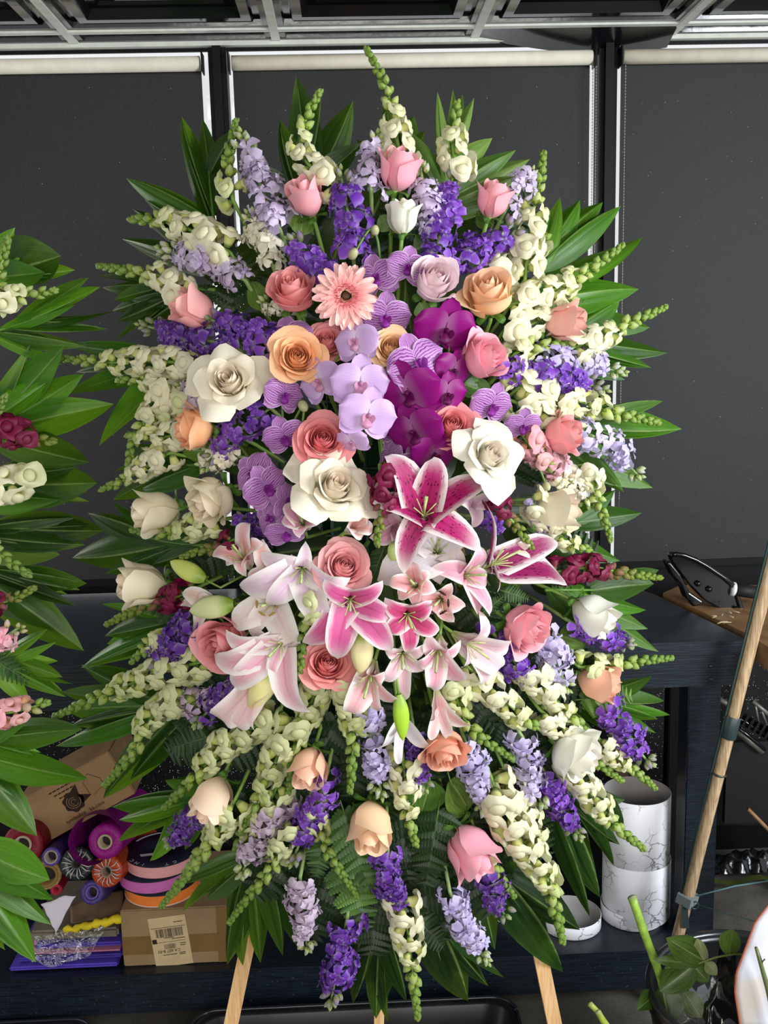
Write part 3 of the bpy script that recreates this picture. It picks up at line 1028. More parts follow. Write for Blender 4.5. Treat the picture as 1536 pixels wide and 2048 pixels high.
# ================================================================ lily
def lily(base, throat, tips, col, mat, label, d=-0.02, depth=0.035, width=0.30, bulge=0.16, stamens=True, tipd=-0.01, dbase=None, anther=None, cat='lily', ruffle=0.04, group='lilies in the middle of the spray'):
    """base, throat: pixel; tips: (x, y[, depth offset[, width factor]])"""
    db = depth if dbase is None else dbase
    b = SP(base[0], base[1], d + db)
    th = SP(throat[0], throat[1], d)
    root = empty('lily', label, cat, T(b), group)
    axis = (th - b)
    axis = axis.normalized() if axis.length > 1e-6 else (CAM - b).normalized()
    n = len(tips)
    cc = srgb(col)
    for i, tp in enumerate(tips):
        x, y = throat[0] + (tp[0] - throat[0]) * 1.13, throat[1] + (tp[1] - throat[1]) * 1.13
        e = tp[2] if len(tp) > 2 else tipd
        wf = tp[3] if len(tp) > 3 else 1.0
        t = SP(x, y, d + e)
        L = (t - th).length + (th - b).length * .6
        radial = (t - th)
        radial = radial - axis * radial.dot(axis)
        rd = radial.normalized() if radial.length > 1e-6 else axis.orthogonal()
        p1 = th + rd * (0.10 * L) - axis * 0.0
        p2 = th + (t - th) * 0.55 + axis * bulge * L
        p3 = th + (t - th) * 0.86 + axis * bulge * L * .55
        sdv = rd.cross(axis) * (random.uniform(-.07, .07) * L)
        mid = smooth_path([b, p1.lerp(b, .35), p1, p2 + sdv, p3 + sdv * .6, t - axis * bulge * L * .25], 4)
        nn = len(mid) - 1
        ww = 1.24 * width * L * wf * (0.85 if i % 2 else 1.0)
        ph = random.uniform(0, 6)
        def fn(u, v, mid=mid, nn=nn, ww=ww, ph=ph, axis=axis, rd=rd, L=L):
            f = v * nn
            k = min(nn - 1, int(f))
            p = mid[k].lerp(mid[k + 1], f - k)
            tg = (mid[k + 1] - mid[k]).normalized()
            sd = tg.cross(axis)
            if sd.length < 0.25: sd = rd.cross(axis)
            sd.normalize()
            nr = sd.cross(tg).normalized()
            w = ww * 0.5 * (sin(PI * min(1, 0.10 + 0.90 * v)) ** 1.0) * (1 - .25 * v ** 3) if v < 1 else 0.0
            if v < 0.25: w *= 0.55 + 1.8 * v
            q = p + sd * (u * w) + nr * (abs(u) ** 1.6 * w * 0.42 * (1 - v * 1.1))
            return q + nr * (ruffle * L * sin(7 * v + ph + (1.6 if u > 0 else 0)) * abs(u) ** 2 * sin(PI * v))
        me = MB().grid(lambda u, v: fn(u, v) - b, 8, 14).build('lily_petal', mat)
        ob('petal', me, root, None, cc)
    if stamens:
        for i in range(6):
            a = i * PI / 3 + .3
            o = axis.orthogonal().normalized()
            o = Matrix.Rotation(a, 3, axis) @ o
            ln = 0.034
            p = [Vector((0, 0, 0)), axis * ln * .6 + o * .004, axis * ln * 1.25 + o * .018]
            p = [x + (th - b) * .4 for x in p]
            f = ob('stamen', MB().tube(p, 0.0009, 5).build('stamen', M_STEM), root, None, srgb('#c9d38c'))
            if anther: ob('anther', MB().ell(frame(p[2], o.cross(axis)), 0.0022, 0.0022, 0.0075, 6, 4).build('anther', M_BLOOM), f, None, srgb(anther))
        p = [(th - b) * .3, (th - b) * .4 + axis * .065]
        ob('pistil', MB().tube(p, [0.0016, 0.0022], 6).build('pistil', M_STEM), root, None, srgb('#bcca86'))
    foam = FOAM
    ob('stem', MB().tube([Vector((0, 0, 0)), -axis * .03, (foam - b) * .4], 0.003, 6).build('stem', M_STEM), root, None, STEM)
    return root
def lilybud_mesh():
    def fn(u, v):
        a = u * PI
        r = 0.17 * sin(PI * min(1, .04 + .96 * v) ** 0.85) ** 0.7 * (1 + 0.10 * cos(3 * a) + .04 * cos(6 * a)) if v < 1 else 0
        return (cos(a) * r, sin(a) * r, v)
    return MB().grid(fn, 18, 10, None, wrap=True).build('lily_bud', M_LBUD)
LBUD = lilybud_mesh()
def lilybud(b, t, w, col, label, d=-0.02, dt=-0.01):
    p, q = SP(b[0], b[1], d), SP(t[0], t[1], d + dt)
    root = empty('lily_bud', label, 'lily bud', T(p), 'lily buds')
    L = (q - p).length
    k = w * upp(p) / 0.34
    ob('bud', LBUD, root, frame(Vector((0, 0, 0)), q - p, None, (k, k, L)), srgb(col))
    ax = (q - p).normalized()
    foam = FOAM
    ob('stem', MB().tube([Vector((0, 0, 0)), -ax * .03, (foam - p) * .35], 0.0022, 6).build('stem', M_STEM), root, None, STEM)
    return root

# ================================================================ orchid
def orchid_kit(mat):
    def pet(u, v):      # broad lateral petal along +X
        w = 0.60 * math.sqrt(max(0, 1 - (2 * min(1, .06 + .94 * v) ** .8 - 1) ** 2)) ** .9 + .01
        r = 0.04 + 0.98 * v * (1 - 0.05 * u * u)
        return (r, u * w, 0.16 * v - 0.20 * v * v - 0.14 * u * u * v + 0.03 * sin(5 * u) * v)
    def sep(u, v):      # narrower sepal along +Y
        w = 0.36 * math.sqrt(max(0, 1 - (2 * min(1, .05 + .95 * v) ** .85 - 1) ** 2)) ** .9 + .01
        r = 0.04 + 0.96 * v
        return (u * w, r, -0.04 - 0.02 * v - 0.10 * v * v + 0.06 * u * u)
    a = MB().grid(pet, 10, 9).build('orchid_petal', mat)
    b = MB().grid(sep, 8, 9).build('orchid_sepal', mat)
    m = MB()
    m.ell(T(0, 0.05, 0.12) @ Matrix.Rotation(-.5, 4, 'X'), 0.085, 0.085, 0.14, 8, 6)
    c = m.build('column', M_BLOOM)
    m = MB()
    def mid(u, v):
        w = 0.14 * (0.5 + 0.9 * sin(PI * v)) * (1 if v < .85 else .5)
        return (u * w, -0.05 - 0.34 * v, 0.12 + 0.20 * sin(v * 2.6) - .10 * u * u)
    m.grid(mid, 4, 6)
    for sg in (-1, 1):
        def side(u, v, sg=sg):
            w = 0.15 * sin(PI * (0.1 + .85 * v))
            return (sg * (0.05 + 0.17 * v), -0.06 + u * w + 0.08 * v, 0.10 + 0.26 * v - .1 * v * v)
        m.grid(side, 3, 5)
    l = m.build('lip', M_BLOOM)
    return a, b, c, l
OK_ = {'S': orchid_kit(M_OSTR), 'L': orchid_kit(M_OLIL), 'M': orchid_kit(M_OMAG)}
OC = {'S': ('#a24bb0', '#b565c2', '#8a2d92'), 'L': ('#d3b2e2', '#e8d3ea', '#c78bb0'), 'M': ('#8e0f78', '#a51690', '#640a4e')}
OBUD = MB().ell(T(0, 0, 0.5), 0.36, 0.36, 0.5, 10, 7).build('orchid_bud', M_LBUD)
def orchid(kind, blooms, label, buds=(), d=-0.03, col=None):
    """blooms: (x, y, full width px, roll deg, lean angle, elevation[, depth])"""
    p0 = SP(blooms[0][0], blooms[0][1], d + 0.03)
    root = empty('orchid_spray', label, 'orchid', T(p0), 'orchid sprays')
    pe, se, co, li = OK_[kind]
    c1, c2, c3 = [srgb(c) for c in OC[kind]]
    if col: c1 = srgb(col)
    trail = []
    for bl in blooms:
        x, y, w, roll, la, el = bl[:6]
        dd = bl[6] if len(bl) > 6 else 0.0
        c = SP(x, y, d + dd)
        ax, r, u, f = facing(c, la, el)
        s = w * upp(c) * 0.55
        # frame: +Y up in the picture, then rolled
        xh = r
        M = frame(c - p0, ax, xh, s, math.radians(roll))
        b = ob('bloom', co, root, M, c3)
        j = random.uniform(.9, 1.08)
        cj = tuple(min(1, k * j) for k in c1[:3]) + (1,)
        for sg in (0, 1):
            ob('petal', pe, b, Matrix.Rotation(math.radians(8 if not sg else 172), 4, 'Z') @ (Matrix.Identity(4) if not sg else Matrix.Scale(-1, 4, (0, 1, 0))), cj)
        for a in (0, 128, -128):
            ob('sepal', se, b, Matrix.Rotation(math.radians(a), 4, 'Z'), cj)
        ob('lip', li, b, None, c3 if kind != 'L' else srgb('#d39ab8'))
        trail.append(c - p0 - ax * s * .3 + Vector((0, .02, 0)))
    for (x, y, w, a) in buds:
        c = SP(x, y, d + .01)
        ax, r, u, f = facing(c, a, 30)
        ob('bud', OBUD, root, frame(c - p0 - ax * w * upp(c) * .5, ax, r, w * upp(c)), srgb('#b9b98a'))
        trail.append(c - p0)
    foam = FOAM - p0
    cl = smooth_path([foam * .5] + trail, 5)
    ob('stem', MB().tube(cl, 0.0022, 6).build('stem', M_STEM), root, None, srgb('#5c7a3a'))
    return root

# ================================================================ gerbera
def gerbera(px, py, w, label):
    c = SP(px, py, -0.045)
    ax, r, u, f = facing(c, 60, 78)
    s = w * upp(c) * .5
    root = empty('gerbera_daisy', label, 'gerbera', frame(c, ax, u, s))
    def fn(u, v):
        wd = 0.115 * (0.45 + 0.75 * sin(PI * min(1, 0.15 + .8 * v)) ** .8) * (1 if v < .93 else .6)
        return (0.22 + 0.78 * v, u * wd, 0.10 * sin(v * 2.4) - 0.08 * v * v + 0.05 * u * u)
    me = MB().grid(fn, 4, 8).build('ray_petal', M_ROSE)
    def fs(u, v):
        wd = 0.05 * (0.5 + 0.6 * sin(PI * min(1, 0.2 + .75 * v)))
        return (0.20 + 0.50 * v, u * wd, 0.06 + 0.13 * sin(v * 2.0))
    ms = MB().grid(fs, 2, 5).build('inner_petal', M_ROSE)
    for lay, (n, z, k) in enumerate(((19, 0.0, 1.0), (17, 0.045, 0.92))):
        for i in range(n):
            a = 2 * PI * (i + .5 * lay) / n + random.uniform(-.06, .06)
            ob('petal', me, root, T(0, 0, z) @ Matrix.Rotation(a, 4, 'Z') @ Matrix.Rotation(random.uniform(-.12, .08), 4, 'Y') @ Matrix.Diagonal((k, 1, 1, 1)), lerpc(srgb('#f3b7b2'), srgb('#f6c6bd'), random.random()))
    for i in range(44):
        a = 2 * PI * i / 22 + (.14 if i > 21 else 0)
        ob('inner_petal', ms, root, (T(0, 0, .03) if i < 22 else T(0, 0, .06) @ Matrix.Scale(.8, 4)) @ Matrix.Rotation(a, 4, 'Z') @ Matrix.Scale(random.uniform(.85, 1.1), 4), srgb('#f2aaa4') if i < 22 else srgb('#ea8f90'))
    m = MB()
    for i in range(260):
        rr = 0.12 + 0.22 * math.sqrt(random.random())
        a = i * 2.4
        m.tube([(rr * cos(a), rr * sin(a), .05), (rr * 1.08 * cos(a), rr * 1.08 * sin(a), .17 + random.uniform(0, .06))], 0.011, 4)
    o = ob('disc_floret_ring', m.build('disc_floret_ring', M_BLOOM), root, None, srgb('#d9636e'))
    o['kind'] = 'stuff'
    m = MB().ell(T(0, 0, .08), 0.12, .12, .06, 12, 6)
    for i in range(40):
        rr = 0.12 * math.sqrt(random.random()); a = i * 2.4
        m.tube([(rr * cos(a), rr * sin(a), .08), (rr * cos(a), rr * sin(a), .17)], 0.010, 4)
    ob('disc', m.build('disc', M_BLOOM), root, None, srgb('#6d4a34'))
    Mi = root.matrix_world.inverted()
    ob('stem', MB().tube([Mi @ p for p in (c, c - ax * .04, c.lerp(FOAM, .6))], .004 / s, 6).build('stem', M_STEM), root, None, STEM)
# ================================================================ the standing spray
PINK, CORAL, PEACH, ORNG, CREAM, WHITE, PALE = '#f2a0ac', '#ee8583', '#f5bb98', '#f7b574', '#f6e4c8', '#f8f0e2', '#f6d6dc'
R = [  # x, y, width px, kind, image angle, elevation, colour, label
 (795, 343, 74, 'bud', 80, 8, '#f3a3b0', 'pink rose bud just under the topmost snapdragon'),
 (613, 398, 70, 'bud', 110, 20, '#f0a3a8', 'pink rose bud upper left beside the pale lilac stock'),
 (984, 402, 64, 'bud', 78, 5, '#f2a2ab', 'pink rose bud half sunk in foliage at the upper right'),
 (806, 437, 60, 'bud', 86, -4, WHITE, 'tall white rose bud above the striped orchids'),
 (586, 584, 82, 'mid', 100, 42, '#ee9292', 'coral pink rose left of the gerbera daisy'),
 (390, 622, 78, 'bud', 150, 12, '#f2a9a4', 'salmon pink rose bud tilted left over dark purple stock'),
 (866, 563, 84, 'mid', 60, 52, PALE, 'blush white rose right of the small striped orchid'),
 (978, 590, 92, 'mid', 100, 40, '#f7bf92', 'apricot rose at right with blush outer petals'),
 (1126, 648, 72, 'bud', 5, 14, '#f3b3a6', 'pale salmon rose bud pointing right among white snapdragons'),
 (653, 684, 76, 'open', 90, 58, '#e98a8a', 'dusty coral rose directly below the gerbera'),
 (783, 696, 74, 'open', 70, 66, '#f3c292', 'golden peach rose between lilac and striped orchids'),
 (595, 714, 92, 'open', 80, 72, '#f4b27c', 'ruffled golden orange rose right of the big white rose'),
 (966, 716, 84, 'mid', 30, 35, '#f3a4b2', 'pink rose facing right above the purple stock'),
 (390, 858, 80, 'mid', 180, 10, '#f5b07f', 'orange rose facing left on the left flank'),
 (905, 850, 84, 'open', 70, 66, '#f09092', 'bright coral rose beside the magenta orchids'),
 (646, 880, 94, 'open', 75, 68, '#e87d80', 'deep coral rose above the large cream rose'),
 (1124, 870, 78, 'mid', 20, 18, '#f2a0a2', 'coral pink rose bud at right near lilac stock tip'),
 (316, 1022, 82, 'bud', 190, 8, CREAM, 'cream rose bud facing left above broad palm leaf'),
 (424, 1000, 92, 'mid', 215, 28, CREAM, 'half open cream rose under the purple stock cluster'),
 (1109, 1022, 82, 'bud', 8, 10, CREAM, 'cream rose bud on right flank under the pink snapdragon'),
 (287, 1166, 84, 'bud', 178, 4, CREAM, 'cream rose bud at far left, lowest of the left cream roses'),
 (688, 1133, 94, 'open', 60, 66, '#efa3a4', 'pink rose between the pale lilies, upper centre'),
 (450, 1286, 98, 'mid', 200, 52, '#f0989d', 'large pink rose at left with a lily petal across it'),
 (655, 1327, 92, 'open', 80, 70, '#ee918d', 'coral rose below the open pink lily'),
 (1050, 1254, 92, 'mid', -25, 34, '#f3a6b0', 'large pink rose right of the lilies facing lower right'),
 (1184, 1228, 80, 'bud', -35, 10, WHITE, 'white rose bud on right edge over small purple stock'),
 (1194, 1362, 74, 'bud', -20, 8, '#f4b596', 'peach rose bud on right edge below the white rose bud'),
 (1150, 1504, 96, 'mid', -30, 14, WHITE, 'big white rose low on the right flank'),
 (620, 1530, 72, 'bud', -105, 24, '#f4bda0', 'small peach rose facing down above long purple stock'),
 (428, 1596, 82, 'bud', -110, 8, '#f8d0b4', 'pale peach rose bud low on the left facing down'),
 (890, 1497, 80, 'mid', -75, 34, '#f2aa8c', 'ruffled salmon peach rose below the bell lily'),
 (740, 1648, 88, 'bud', -92, 22, '#f6c69c', 'peach rose at bottom centre facing straight down'),
 (941, 1696, 96, 'bud', -55, 12, '#f2a3b2', 'fat round pink rose at bottom right facing down'),
 (783, 785, 70, 'open', 0, 60, '#f3d3d3', 'blush rose half hidden behind dark magenta orchid')]
for x, y, w_, kd, an, el, co, lb in R:
    dd = -0.03 if kd != 'bud' else -0.015
    if 'hidden' in lb or 'dusty' in lb: dd = 0.015
    rose(x, y, w_, kd, an, el, co, lb, d=dd, group='roses in the standing spray')
rose(460, 768, 150, 'reflex', 120, 62, '#f8e9d2', 'large white fully opened rose with folded petals at left', d=-0.055, group='folded white roses', squash=1.3)
rose(666, 980, 166, 'reflex', 60, 58, '#f8e9d2', 'largest cream fully opened rose in the middle', d=-0.06, group='folded white roses', squash=1.3)
rose(975, 914, 142, 'reflex', 40, 55, '#f8ecda', 'white fully opened rose right of the magenta orchids', d=-0.085, group='folded white roses', squash=1.3)
gerbera(691, 593, 136, 'pale pink gerbera daisy with dark centre near the top')

# ---------------------------------------------------------------- orchids
orchid('S', [(815, 535, 82, -10, 30, 75), (752, 556, 92, 15, 150, 70, .012), (771, 634, 96, -5, -80, 72, .005)], 'striped purple orchid spray right of the gerbera', [(750, 461, 24, 90), (706, 508, 28, 60)])
orchid('S', [(836, 728, 122, 25, 20, 62, -.015)], 'single large striped orchid under the golden peach rose')
orchid('S', [(577, 676, 96, 10, 120, 60, .02), (545, 737, 66, 40, 180, 45, .02), (568, 790, 84, -20, -20, 58), (570, 874, 86, 20, -90, 60)], 'striped purple orchid spray cascading left of the lilac orchids', [(606, 812, 28, -60), (602, 872, 26, -80)])
orchid('S', [(508, 945, 84, 50, 160, 60), (532, 975, 92, 30, -20, 62, -.012), (572, 1003, 70, 80, 0, 55, .008), (540, 1036, 66, 70, 180, 55, .012), (572, 1066, 78, 10, -80, 50)], 'striped purple orchid spray left of the large cream rose')
orchid('S', [(983, 812, 92, -25, -40, 50), (1046, 852, 74, -10, -60, 50)], 'striped orchid spray pointing right beneath the pink rose', [(1093, 972, 22, -60)])
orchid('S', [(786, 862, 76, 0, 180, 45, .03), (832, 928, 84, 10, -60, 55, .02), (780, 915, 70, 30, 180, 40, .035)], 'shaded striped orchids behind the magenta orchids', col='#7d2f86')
orchid('L', [(712, 684, 92, 5, 170, 62), (640, 764, 96, 25, 190, 55, .01), (720, 768, 112, -5, -60, 74, -.02), (735, 832, 112, -15, -60, 70, -.03), (704, 884, 70, 30, -120, 40, -.005)], 'pale lilac orchid spray in the upper centre', d=-0.035)
orchid('M', [(890, 660, 124, -15, -60, 55), (905, 742, 84, -30, -20, 50, .005), (818, 786, 128, 20, -120, 60, -.012), (893, 790, 90, -10, -30, 55), (830, 864, 118, 25, -130, 55, -.005), (868, 908, 94, -20, -60, 50)], 'dark magenta orchid spray right of the lilac orchids', d=-0.035)

# ---------------------------------------------------------------- lilies
lily((846, 1050), (848, 1030), [(866, 925), (960, 966), (950, 1092), (813, 1134), (757, 1008), (778, 924)], '#b2216a', M_LSTAR, 'wide open spotted deep pink lily with white edges', d=-0.06, depth=.02, width=.42, bulge=.10, tipd=-.012)
lily((960, 1140), (985, 1128), [(968, 1010, 0, .8), (1122, 1168), (1103, 1088, 0, .8), (995, 1178, 0, .9), (1080, 1120, .01, .6)], '#971c5e', M_LSTAR, 'spotted deep pink lily seen from the side at right', d=-0.05, depth=.012, width=.36, bulge=.08)
lily((872, 1120), (875, 1100), [(768, 1152, 0, 1.2), (800, 1080, .01), (930, 1078, 0, 1.2), (925, 1130), (880, 1160, 0, 1.2)], '#efe8ee', M_LPALE, 'white lily tucked behind the spotted open lily', d=-0.01, width=.45)
lily((905, 1150), (935, 1150), [(958, 1098), (976, 1222, -.01, .7), (955, 1220, 0, .8), (868, 1140, .01), (970, 1160, 0, 1.2)], '#eaa9bd', M_LPINK, 'blush lily bell between spotted lily and small star lilies', d=-0.045, width=.42)
lily((700, 1190), (700, 1200), [(655, 1163), (758, 1166), (778, 1232), (772, 1292), (678, 1306), (615, 1276)], '#d9609a', M_LPINK, 'open rose pink lily with ruffled white edges at centre', d=-0.06, depth=.025, width=.40, ruffle=.04, bulge=.12)
lily((606, 1120), (604, 1140), [(528, 1112), (690, 1156, -.01), (655, 1234), (545, 1205), (495, 1175), (610, 1090, .01)], '#e9cfe0', M_LPALE, 'pale lilac pink lily left of the pink centre rose', d=-0.05, width=.40, ruffle=.045)
lily((560, 1200), (545, 1205), [(475, 1250), (512, 1270), (592, 1290), (520, 1180)], '#f0dcd6', M_LPALE, 'cream lily hanging below the pale lilac lily', d=-0.03, width=.40, anther='#b99a50')
lily((575, 1275), (560, 1290), [(440, 1308), (462, 1264), (472, 1362), (552, 1352), (612, 1412), (520, 1262, .01)], '#eeb9c8', M_LPALE, 'white and pink lily with long petals over the large pink rose', d=-0.065, width=.30, ruffle=.03)
lily((552, 1318), (515, 1370), [(452, 1432), (480, 1445), (500, 1440)], '#f3d3d3', M_LPALE, 'half open white lily trumpet pointing down left', d=-0.045, width=.42, stamens=False)
lily((505, 1140), (485, 1115), [(495, 1052), (430, 1110), (522, 1088), (492, 1148), (455, 1128)], '#f0b7b5', M_LPALE, 'small star lily upper left of the lily cluster', d=-0.04, width=.42)
lily((555, 1145), (545, 1145), [(528, 1085, 0, .9), (500, 1155), (560, 1170), (590, 1125)], '#f0bfb6', M_LPALE, 'small star lily touching the pale lilac lily', d=-0.035, width=.42)
lily((840, 1180), (830, 1170), [(822, 1130), (782, 1165), (868, 1180), (830, 1210), (800, 1195), (858, 1150)], '#e9a6a8', M_LPINK, 'small blush star lily above the deep pink lily', d=-0.055, width=.42)
lily((890, 1190), (880, 1200), [(838, 1200), (900, 1170), (925, 1212), (905, 1240), (860, 1225)], '#e8a9ab', M_LPINK, 'small blush star lily with dark anthers right of centre', d=-0.05, width=.42, anther='#4a2020')
lily((810, 1215), (815, 1230), [(773, 1262), (872, 1258), (815, 1298, 0, .7), (775, 1200), (858, 1205)], '#d24a80', M_LPINK, 'deep pink lily trumpet at centre right', d=-0.06, width=.48, depth=.03)
lily((805, 1290), (805, 1310), [(772, 1300), (772, 1358), (812, 1392, 0, .6), (850, 1290), (842, 1340)], '#efc3cf', M_LPALE, 'pale pink lily below the deep pink trumpet', d=-0.05, width=.36)
lily((880, 1270), (876, 1305), [(838, 1322), (862, 1370), (920, 1356), (916, 1285), (860, 1272)], '#eeb0c2', M_LPALE, 'pale pink lily with open face below the star lilies', d=-0.06, width=.44)
lily((905, 1265), (940, 1290), [(958, 1230), (1012, 1286), (992, 1334), (960, 1362, 0, .7), (925, 1330)], '#eecbd4', M_LPALE, 'large pale lily stretching right beneath the pink rose', d=-0.045, width=.40)
lily((750, 1320), (740, 1355), [(703, 1418), (792, 1398), (760, 1414, 0, .6), (715, 1350), (770, 1345)], '#efb9bd', M_LPALE, 'half open pink lily hanging below the coral rose', d=-0.055, width=.42)
lily((870, 1365), (880, 1420), [(868, 1474, 0, .8), (940, 1448, 0, .9), (890, 1472, 0, .7), (862, 1440)], '#f0c4c4', M_LPALE, 'pale pink bell lily hanging over the salmon peach rose', d=-0.05, width=.34, stamens=False, bulge=.05)
lily((795, 1400), (805, 1450), [(755, 1492), (855, 1488), (802, 1520, 0, .5), (790, 1470)], '#ece3e6', M_LPALE, 'white lily hanging behind the upright green bud', d=-0.03, width=.34, stamens=False, bulge=.06)
lily((610, 1062), (605, 1045), [(580, 1008), (628, 1002), (568, 1040), (640, 1040), (600, 1072)], '#d99ab4', M_LPINK, 'dusky pink small lily under the large cream rose', d=-0.045, width=.44)
lily((690, 1065), (708, 1052), [(735, 1040), (742, 1062), (722, 1075), (695, 1035)], '#eec0b8', M_LPALE, 'cream pink opening lily bud below the large cream rose', d=-0.055, width=.5, stamens=False)
lily((1000, 1100), (1035, 1095), [(1080, 1100, 0, 1), (1075, 1110), (1060, 1088)], '#f0d0c4', M_LPALE, 'closed blush lily trumpet right of the spotted lilies', d=-0.045, width=.34, stamens=False, bulge=.04)
lily((440, 1235), (420, 1208), [(370, 1188), (365, 1210), (385, 1262, 0, .7), (400, 1190)], '#f0d2c6', M_LPALE, 'pale blush lily behind the fat green bud at left', d=-0.02, width=.36, stamens=False, bulge=.05)
lily((780, 1040), (790, 1060), [(750, 1012), (800, 1090), (745, 1075), (830, 1075)], '#d8a0b8', M_LPINK, 'shaded pink lily behind the spotted open lily', d=-0.015, width=.42, stamens=False)
lily((930, 1010), (950, 1010), [(975, 985), (972, 1010), (945, 1050), (905, 1000)], '#e8c6dc', M_LPALE, 'pale lilac lily behind the spotted lily tip', d=-0.02, width=.40, stamens=False)
lilybud((412, 1160), (340, 1122), 38, '#cdd873', 'slim yellow green lily bud left of the star lily')
lilybud((470, 1208), (378, 1222), 46, '#d8dfa6', 'fat pale green lily bud above the large pink rose', d=-0.04)
lilybud((797, 1388), (806, 1482), 32, '#a9cf3c', 'bright green upright lily bud hanging at centre', d=-0.07)
lilybud((800, 1085), (782, 1122), 38, '#c6d88a', 'short green lily bud beneath the open spotted lily', d=-0.03)
lilybud((722, 1262), (722, 1350), 46, '#e6dca8', 'cream green lily bud right of the coral rose', d=-0.04)
lilybud((545, 1330), (500, 1420), 50, '#e8e0a0', 'cream lily bud under the long petalled lily', d=-0.04)

